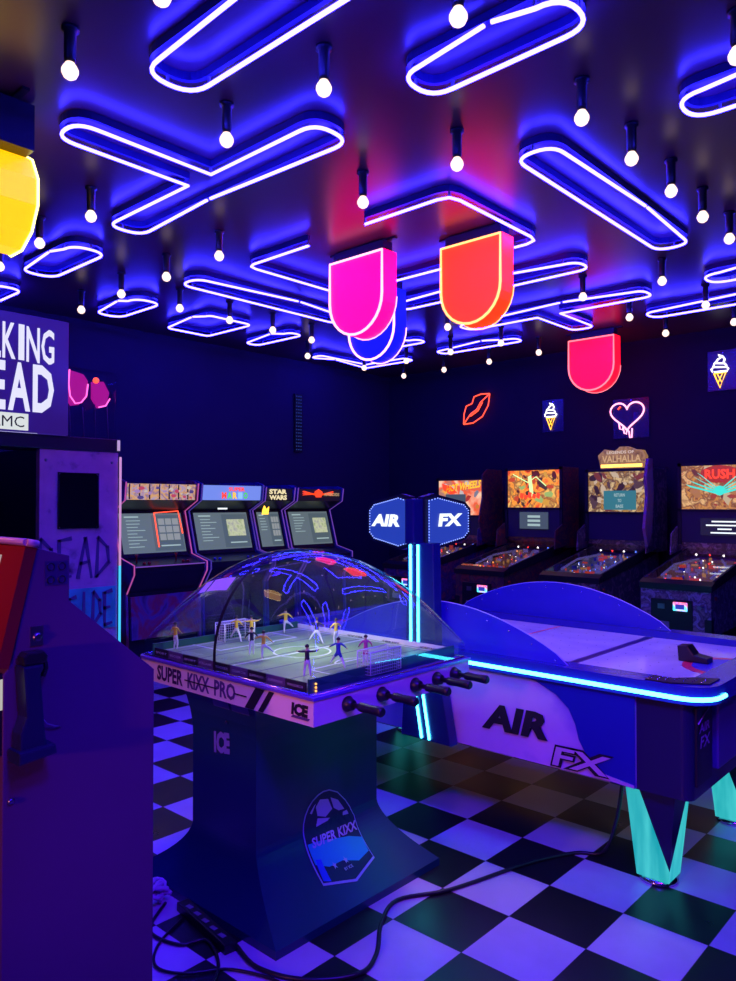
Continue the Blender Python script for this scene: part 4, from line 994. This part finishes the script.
for xx in (P0 + .02, P1 - .026): ln.box(xx, xx + .006, Q0 + .02, Q1 - .02, z0, z1)
ln.build('pitch_lines', mat('line_white', (.75, .78, .72), .4), r)
sl = MB()
for xx in (-2.74, -2.56, -2.38, -2.2, -2.02): sl.box(xx - .003, xx + .003, Q0 + .03, Q1 - .03, .9051, .9054)
sl.build('rod_slots', M['paint_dark'], r)
# perimeter boards
nb = 9; L = (P1 - P0 - .02) / nb
words = ['SPORT', 'SOCCER', 'SPORT', 'ICEGAME', 'SOCCER', 'ICEGAME.COM', 'SUPERKIXX', 'SUPERKIXX', 'WWW.ICEGAME.COM']
for k in range(nb):
    x0 = P0 + .01 + k * L
    bo = MB().box(x0, x0 + L, Q0 - .006, Q0, .889, .921).build('advert_board', M['paint_dark'] if k % 2 else M['matte_black'], r)
    text('advert_text', words[k], (x0 + .012, Q0 - .0075, .900), X, Z, L - .024, .009, mat('advert_print', (.45, .42, .5), .5), bo, .02)
fb = MB().box(P0, P1, Q1, Q1 + .006, .889, .925).build('far_board', M['white'], r)
for k in range(3): text('advert_text', ('SOCCER', 'SUPER KIXX', 'ICEGAME')[k], (P0 + .35 + k * .22, Q1 - .0015, .902), X, Z, .1, .010, M['matte_black'], fb, .02)
MB().box(P1, P1 + .01, Q0 - .006, Q1 + .006, .887, .935).build('end_wall', mat('end_green', (.015, .11, .09), .3), r)
MB().box(P0 - .01, P0, Q0 - .006, Q1 + .006, .887, .935).build('end_wall', mat('end_green2', (.015, .11, .09), .3), r)
led = MB()
for k in range(3): led.sphere((P1 + .014, Q0 + .02, .893 + k * .012), .004, 5)
led.build('score_lamps', M['ins_amber'], r)
# goals
def goal(x0, x1, yc, name):
    g = MB(); h = .082; w_ = .085
    for yy in (yc - w_, yc + w_): g.tube([(x0, yy, .905), (x0, yy, .905 + h), (x1, yy, .905 + h), (x1, yy, .905)], .0028, 6)
    for xx in (x0, x1): g.tube([(xx, yc - w_, .905 + h), (xx, yc + w_, .905 + h)], .0028, 6)
    g.build('goal_frame', M['white'], r)
    n = MB()
    for k in range(15):
        yy = yc - w_ + k * 2 * w_ / 14; n.tube([(x1, yy, .905), (x1, yy, .905 + h), (x0, yy, .905 + h)], .0009, 4)
    for k in range(8): n.tube([(x1, yc - w_, .905 + k * h / 7), (x1, yc + w_, .905 + k * h / 7)], .0009, 4)
    for yy in (yc - w_, yc + w_):
        for k in range(7): n.tube([(x0, yy, .905 + k * h / 7), (x1, yy, .905 + k * h / 7)], .0009, 4)
        for k in range(1, 5): xx = x0 + (x1 - x0) * k / 5; n.tube([(xx, yy, .905), (xx, yy, .905 + h)], .0009, 4)
    n.build('goal_net', mat('net_white', (.7, .7, .78), .5), r)
goal(P1 - .03, P1 + .035, 2.12, 'right'); goal(P0 + .07, P0 + .0, 2.16, 'left')
# dome
D0, D1, E0, E1 = T0 + .015, T1 - .012, U0 + .012, U1 - .012
dcx, dcy, dx, dy = (D0 + D1) / 2, (E0 + E1) / 2, (D1 - D0) / 2, (E1 - E0) / 2
def dome_h(u, v): return .395 * max(0, 1 - abs(u) ** 2.1) ** .52 * max(0, 1 - abs(v) ** 2.1) ** .52
zr = .945; N1 = 36
dm = MB(); grid = []
def warp(t): return math.sin(t * PI / 2)
for i in range(N1 + 1):
    row = []
    for j in range(N1 + 1):
        u = warp(-1 + 2 * i / N1); v = warp(-1 + 2 * j / N1)
        row.append(dm.bm.verts.new((dcx + u * dx, dcy + v * dy, zr + dome_h(u, v))))
    grid.append(row)
for i in range(N1):
    for j in range(N1): dm._f([grid[i][j], grid[i + 1][j], grid[i + 1][j + 1], grid[i][j + 1]], True)
per = [grid[i][0] for i in range(N1)] + [grid[N1][j] for j in range(N1)] + [grid[i][N1] for i in range(N1, 0, -1)] + [grid[0][j] for j in range(N1, 0, -1)]
low = [dm.bm.verts.new((v.co.x, v.co.y, .887)) for v in per]
for k in range(len(per)): dm._f([per[k], low[k], low[(k + 1) % len(per)], per[(k + 1) % len(per)]])
dome = dm.build('dome', glass('dome_acrylic', (.97, .97, 1.), .015, refl=.13), r)
se = MB(); xs_ = dcx - .024; u_ = (xs_ - dcx) / dx; pts = []
for k in range(25):
    v = -1 + 2 * k / 24 * .5; v = warp(v); pts.append((dcy + v * dy, zr + dome_h(u_, v)))
prev = None
for (y_, z_) in [(E0, .888), (E0, .92)] + pts:
    cur = [se.bm.verts.new((xs_ - .008, y_ - .002, z_ + .001)), se.bm.verts.new((xs_ + .009, y_ - .002, z_ + .001))]
    if prev: se._f([prev[0], prev[1], cur[1], cur[0]])
    prev = cur
se.build('dome_seam', M['black'], dome)
# pale signs stuck on the dome
for (x0, x1, y_, z_, s) in ((-2.62, -2.50, 1.98, 0, 1),):
    for q0, q1 in ((-2.615, -2.565), (-2.555, -2.42)):
        st = MB(); prev = None
        for k in range(7):
            x_ = q0 + (q1 - q0) * k / 6; cur = []
            for yv in (1.828, 1.875):
                u = (x_ - dcx) / dx; v = (yv - dcy) / dy; cur.append(st.bm.verts.new((x_, yv - .002, zr + dome_h(u, v) + .004)))
            if prev: st._f([prev[0], cur[0], cur[1], prev[1]])
            prev = cur
        st.build('dome_sticker', mat('sticker_white', (.75, .72, .85), .4), dome)
MB().tube([(v_[0], v_[1], .8895) for v_ in ((D0, E0), (D1, E0), (D1, E1), (D0, E1))], .004, 5, closed=True).build('dome_flange', M['chrome'], r)
# rods with handles
for by in (1.885, 2.064, 2.256, 2.392, 2.51):
    h = MB(); z = .838
    h.lathe([(.026, 0), (.028, .006), (.022, .016), (.018, .03), (.012, .032)], (T1, by, z), 16, 'x'); ho = h.build('rod_bushing', M['black'], r)
    g = MB(); g.lathe([(.009, .0), (.009, .04), (.014, .045), (.0165, .06), (.0145, .09), (.0165, .125), (.0175, .145), (.012, .152)], (T1 + .015, by, z), 14, 'x'); g.build('handle', M['black'], r)
    MB().tube([(T0 + .05, by, z + .0), (T1 + .02, by, z)], .006, 8).build('rod', M['chrome'], r)

# ------------------------------------------------------------------ toy footballers
def footballer(x, y, rz, pose, shirt, shorts, hair, label):
    root = bpy.data.objects.new('toy_footballer', None); col.objects.link(root); root.location = (x, y, .9056)
    tag(root, label, 'toy figure', 'toy footballers under the dome'); root.rotation_euler = (0, 0, rz); root.scale = (1., 1., 1.)
    H = .118
    la, ra, ll, rl = pose   # arm / leg end offsets in figure heights (x sideways, y forward, z)
    J = [(0, 0, .50), (0, .0, .60), (0, .0, .72), (0, .0, .80), (0, 0, .86), (0, .01, .93), (0, .005, .985)]
    Rr = [.075, .068, .082, .055, .034, .060, .035]
    ed = [(0, 1), (1, 2), (2, 3), (3, 4), (4, 5), (5, 6)]
    def chain(root_i, pts, rad):
        p = root_i
        for q, rr_ in zip(pts, rad): J.append(q); Rr.append(rr_); ed.append((p, len(J) - 1)); p = len(J) - 1
    for s, e in ((-1, la), (1, ra)):
        sh = Vector((s * .105, 0, .79)); en = Vector(e); mid = (sh + en) / 2 + Vector((s * .03, -.03, -.01))
        chain(3, [tuple(sh), tuple(mid), tuple(en), tuple(en + (en - mid).normalized() * .045)], [.038, .028, .020, .018])
    for s, e in ((-1, ll), (1, rl)):
        hp_ = Vector((s * .05, 0, .47)); en = Vector(e); kn = (hp_ + en) / 2 + Vector((0, .04, .02))
        chain(0, [tuple(hp_), tuple(kn), tuple(en), tuple(en + Vector((0, .08, -.02)))], [.058, .042, .024, .026])
    me = bpy.data.meshes.new('body'); me.from_pydata([tuple(c * H for c in j) for j in J], ed, [])
    ob = bpy.data.objects.new('body', me); col.objects.link(ob)
    sk = ob.modifiers.new('s', 'SKIN'); sk.use_smooth_shade = True
    sv = me.skin_vertices[0].data
    for i, rad in enumerate(Rr): sv[i].radius = (rad * H, rad * H * (.72 if i < 4 else 1)); 
    sv[0].use_root = True
    sb_ = ob.modifiers.new('d', 'SUBSURF'); sb_.levels = 1; sb_.render_levels = 1
    dg = bpy.context.evaluated_depsgraph_get(); m2 = bpy.data.meshes.new_from_object(ob.evaluated_get(dg))
    ob.modifiers.clear(); ob.data = m2; m2.name = 'body'; m2.materials.clear()
    for mm in (M['skin'], shirt, shorts, M['sock_white'], M['boot_dark']): m2.materials.append(mm)
    jj = [Vector(j) * H for j in J]
    for p in m2.polygons:
        c = p.center; k = min(range(len(jj)), key=lambda q: (jj[q] - c).length)
        z_ = c.z / H
        if k in (4, 5, 6): mi = 0
        elif 7 <= k <= 14: mi = 1 if (k - 7) % 4 < 2 else 0
        elif k >= 15: mi = (2, 3, 3, 4)[(k - 15) % 4]
        else: mi = 1 if z_ > .54 else 2
        p.material_index = mi; p.use_smooth = True
    ob.parent = root
    hm = MB(); hm.lathe([(.066 * H, 0), (.070 * H, .02 * H), (.055 * H, .06 * H), (.02 * H, .085 * H), (.001, .088 * H)], (0, -.006 * H, .925 * H), 10)
    hm.build('hair', hair).parent = root
    return root
_old = None
M['skin'] = mat('toy_skin', (.55, .33, .22), .4); M['sock_white'] = mat('toy_white', (.75, .75, .75), .4); M['boot_dark'] = mat('toy_boot', (.03, .03, .05), .4)
yel = mat('toy_yellow', (.85, .62, .05), .4); blu = mat('toy_blue_shirt', (.03, .06, .40), .4); blk = mat('toy_black_shirt', (.02, .02, .04), .4); pnk = mat('toy_pink_shirt', (.65, .08, .30), .4)
wht = M['sock_white']; hd = mat('toy_hair', (.03, .02, .02), .5)
ST = ((-.22, .05, .62), (.22, .08, .62), (-.07, 0, .05), (.07, .02, .05))
WV = ((-.30, .02, .80), (.32, .0, .84), (-.10, 0, .05), (.10, .02, .05))
RN = ((-.28, .10, .68), (.28, -.08, .66), (-.26, .12, .16), (.22, -.10, .05))
KK = ((-.30, .0, .72), (.28, .1, .60), (-.06, -.02, .05), (.28, .16, .26))
FIG = [(-2.78, 1.83, .2, ST, yel, wht, 'toy player in yellow standing alone at the far left end under the dome'),
 (-2.735, 2.12, .6, RN, yel, wht, 'toy player in yellow leaning beside the left goal'),
 (-2.69, 2.17, .9, WV, yel, wht, 'toy player in yellow with raised arms, right of the left goal'),
 (-2.44, 1.97, 1.0, ST, blk, wht, 'toy player in black shirt standing next to a yellow one near the seam'),
 (-2.34, 1.95, .5, KK, yel, wht, 'toy player in yellow kicking, closest yellow figure to the front boards'),
 (-2.74, 2.42, .8, KK, yel, wht, 'toy player in yellow stretching one leg, farthest back on the left half'),
 (-2.43, 2.33, .9, RN, blk, wht, 'toy player in black shirt and white shorts lunging at midfield'),
 (-2.35, 2.37, 1.2, ST, yel, wht, 'toy player in yellow on the right half, behind the blue one'),
 (-2.01, 2.04, .7, RN, blu, blu, 'toy player all in blue running near the right goal'),
 (-1.97, 2.15, .9, ST, pnk, pnk, 'toy player all in pink next to the right goal'),
 (-1.99, 1.86, .7, WV, blk, wht, 'toy player in dark shirt at the near right corner of the pitch')]
for (x, y, rz, po, sh, so, lab) in FIG: footballer(x, y, rz, po, sh, so, hd, lab)

# ------------------------------------------------------------------ foreground kiosk on the left
r = thing('arcade_kiosk', (-2.3, 1.0, 0), 'purple arcade cabinet with red screen surround filling the lower left foreground', 'arcade cabinet')
kp = noisy('kiosk_purple', [(.3, (.115, .045, .105)), (.7, (.13, .05, .12))], 2, .55, 4, spec=.25)
prof = [(.78, .02), (1.206, .02), (1.206, 1.049), (.949, 1.272), (.949, 1.392), (.863, 1.415), (.80, 1.13), (.78, 1.10)]
MB().prism(prof, 0, -2.70, -1.94, .003).build('body', kp, r)
# red bezel on the sloping front face, wrapping onto the side
def K(u, v, d): # v 0 bottom..1 top along slope, d outward
    y = .792 + (.863 - .792) * v; z = 1.116 + (1.425 - 1.116) * v
    return (-1.938 - u, y - d * .975, z + d * .22)
b = MB()
for u0, u1, v0, v1 in ((0, .13, 0, 1), (.6, .76, 0, 1), (.13, .6, 0, .1), (.13, .6, .88, 1)):
    q = [K(u0, v0, .0), K(u1, v0, .0), K(u1, v1, .0), K(u0, v1, .0)]; w_ = [K(u0, v0, .03), K(u1, v0, .03), K(u1, v1, .03), K(u0, v1, .03)]
    va = [b.bm.verts.new(p) for p in q]; vb = [b.bm.verts.new(p) for p in w_]
    b._f(va); b._f(vb)
    for k in range(4): b._f([va[k], va[(k + 1) % 4], vb[(k + 1) % 4], vb[k]])
b.build('screen_surround', mat('kiosk_red', (.26, .01, .015), .4), r)
s = MB(); s.face([K(.13, .1, .029), K(.6, .1, .029), K(.6, .88, .029), K(.13, .88, .029)]); s.build('screen', emis('kiosk_screen', (.45, .40, .38), .8), r)
b = MB(); b.tube([K(0, 1.0, .03), K(.76, 1.0, .03)], .010, 8); b.tube([K(0, 1.0, .03), K(0, 1.0, .0)], .010, 8); b.build('top_trim', mat('kiosk_trim', (.65, .35, .35), .35), r)
# speaker vent
v = MB(); yc_, zc_ = .912, 1.348
for dy_, dz_ in ((-.015, -.017), (.015, -.017), (-.015, .017), (.015, .017)):
    v.lathe([(.011, 0), (.011, .003), (.008, .003), (.008, .001)], (-1.94, yc_ + dy_, zc_ + dz_), 12, 'x')
v.build('vent', M['black'], r)
k_ = MB(); k_.prism([(yc_ - .03, zc_ - .032), (yc_ + .03, zc_ - .032), (yc_ + .03, zc_ + .032), (yc_ - .03, zc_ + .032)], 0, -1.9395, -1.9385); k_.build('vent_plate', mat('vent_plate', (.05, .025, .10), .4), r)
v = MB(); v.lathe([(.012, 0), (.013, .004), (.009, .009), (.004, .009)], (-1.94, .863, 1.187), 14, 'x'); v.box(-1.94, -1.936, .845, .878, 1.165, 1.215); v.build('lock', M['steel'], r)
v = MB(); v.lathe([(.008, 0), (.009, .004), (.005, .008)], (-1.94, .80, .785), 14, 'x'); v.build('lock', M['steel'], r)
# card reader
c = MB(); c.box(-2.06, -1.945, .735, .785, .90, 1.105, .006); co_ = c.build('card_reader', M['black'], r)
c = MB(); c.face([(-1.990, .733, 1.02), (-1.947, .733, 1.02), (-1.947, .733, 1.092), (-1.990, .733, 1.092)]); c.face([(-1.944, .738, 1.015), (-1.944, .782, 1.015), (-1.944, .782, 1.092), (-1.944, .738, 1.092)]); c.build('reader_screen', emis('reader_screen', (.6, .58, .5), .8), co_)
# holster and toy gun
h = MB(); h.prism([(.800, .915), (.868, .915), (.862, .96), (.850, 1.10), (.858, 1.125), (.806, 1.125), (.815, 1.0), (.800, .96)], 0, -1.938, -1.885, .006); h.prism([(.79, .89), (.885, .90), (.88, .925), (.79, .92)], 0, -1.938, -1.865, .006)
tag(h.build('holster', M['dark_navy']), 'black gun holster fixed on the side of the purple foreground cabinet', 'holster')
g = MB(); g.prism([(.812, 1.126), (.868, 1.126), (.872, 1.145), (.86, 1.158), (.818, 1.158), (.808, 1.148)], 0, -1.932, -1.892, .006); g.tube([(-1.91, .868, 1.14), (-1.91, .874, 1.11), (-1.91, .866, 1.09)], .006, 6)
tag(g.build('toy_gun_grip', M['black']), 'black gun grip sticking out of the top of the holster', 'toy gun')
cb = MB(); cb.tube([(-1.93, .868, .985), (-1.925, .885, .962), (-1.93, .91, .95), (-1.936, .925, .945)], .0018, 6)
tag(cb.build('tether_cable', M['grey']), 'thin grey tether curving from the holster on the purple cabinet', 'cable')

# ------------------------------------------------------------------ floor cables
def smooth(pts, n=6):
    out = []; P = [Vector(p) for p in pts]; P = [P[0]] + P + [P[-1]]
    for i in range(1, len(P) - 2):
        for k in range(n):
            t = k / n; a, b_, c_, d_ = P[i - 1:i + 3]
            out.append(.5 * ((2 * b_) + (c_ - a) * t + (2 * a - 5 * b_ + 4 * c_ - d_) * t * t + (3 * b_ - a - 3 * c_ + d_) * t ** 3))
    out.append(P[-1]); return out
z = .008
tag(MB().tube(smooth([(-1.34, 3.05, .38), (-1.37, 3.05, .2), (-1.45, 3.10, .03), (-1.56, 3.05, z), (-1.66, 2.84, z), (-1.74, 2.55, z), (-1.79, 2.40, z), (-1.88, 2.23, z), (-1.82, 2.07, z), (-1.71, 1.92, z), (-1.68, 1.8, z), (-1.79, 1.66, z), (-1.95, 1.6, z), (-2.1, 1.63, z)]), .008, 8).build('power_cable', M['black']),
    'long black cable curling over the checker floor from the glowing leg to the flared base', 'cable')
tag(MB().tube(smooth([(-2.52, 1.62, z), (-2.40, 1.48, z), (-2.25, 1.50, z), (-2.20, 1.58, z), (-2.05, 1.52, z), (-1.95, 1.40, z)]), .006, 8).build('power_cable', M['black']),
    'thin black cable looping in front of the power strip beside the foreground cabinet', 'cable')
tag(MB().tube(smooth([(-2.38, 1.60, z), (-2.30, 1.45, z), (-2.2, 1.38, z), (-2.1, 1.42, z), (-2.0, 1.54, z), (-1.8, 1.60, z), (-1.65, 1.5, z)]), .005, 8).build('power_cable', M['black']),
    'thin black cable running along the bottom edge of the photo under the flared base', 'cable')
ps = thing('power_strip', (-2.26, 1.60, 0), 'slim black power strip on the tiles beside the flared base', 'power strip')
s = MB(); s.prism([(-2.45, 1.625), (-2.09, 1.575), (-2.083, 1.62), (-2.443, 1.67)], 2, 0, .035, .004); s.build('housing', M['black'], ps)
s = MB()
for k in range(5): s.box(-2.40 + k * .06, -2.37 + k * .06, 1.628 - k * .008, 1.645 - k * .008, .035, .0365)
s.build('sockets', M['grey'], ps)
bd = MB(); rnd = random.Random(4); pts = []
for k in range(26):
    a = k * 1.9; pts.append((-2.56 + .035 * math.cos(a) + k * .0006, 1.60 + .05 * math.sin(a * .8), .02 + .06 * abs(math.sin(k * .7))))
bd.tube(smooth(pts, 3), .008, 6)
tag(bd.build('cable_bundle', mat('pale_cable', (.6, .5, .62), .5)), 'crumpled bundle of pale cable on the tiles against the foreground cabinet', 'cable bundle')
# added lights without fixtures: colour washes and a fill inside the dome
def lamp(name, kind, loc, target, energy, colr, size=.3, spot=None, blend=.8):
    l = bpy.data.lights.new(name, kind); l.energy = energy; l.color = colr
    if kind == 'AREA': l.size = size
    else: l.shadow_soft_size = size
    if spot: l.spot_size = math.radians(spot); l.spot_blend = blend
    o = bpy.data.objects.new(name, l); col.objects.link(o); o.location = loc
    o.rotation_euler = (Vector(target) - Vector(loc)).to_track_quat('-Z', 'Y').to_euler(); return o
lamp('dome_lamp', 'AREA', (-2.35, 2.2, 1.27), (-2.35, 2.2, .9), 2.6, (.90, 1., .66), .14)  # added to brighten the pitch
lamp('pink_wash_lamp', 'SPOT', (-1.3, -2.0, 1.3), (-1.75, 3.0, .66), 130, (1., .22, .42), .1, 34)
lamp('pink_wash_lamp', 'SPOT', (-2.25, -.7, 3.1), (-2.38, 1.73, .83), 120, (1., .28, .30), .1, 30)
lamp('pale_wash_lamp', 'SPOT', (-1.75, 3.5, 3.1), (-1.8, 3.5, .8), 55, (1., .62, .60), .1, 64)
lamp('blue_wash_lamp', 'SPOT', (-.1, .6, 3.1), (-1.1, 2.3, 0), 420, (.030, .004, 1.), .2, 90)
lamp('violet_wash_lamp', 'SPOT', (.7, 1.0, 3.0), (-1.0, 2.2, .0), 200, (.18, .004, 1.), .2, 80)
lamp('blue_wash_lamp', 'SPOT', (-3.9, 2.2, 3.1), (-3.5, 2.4, 0), 420, (.03, .004, 1.), .2, 70)
# world
w = bpy.data.worlds.new('world'); sc.world = w; w.use_nodes = True
w.node_tree.nodes['Background'].inputs[0].default_value = (.02, .01, .06, 1); w.node_tree.nodes['Background'].inputs[1].default_value = .3
sc.view_settings.view_transform = 'Standard'; sc.view_settings.look = 'None'; sc.view_settings.exposure = 0; sc.view_settings.gamma = 1
sc.view_settings.use_curve_mapping = False
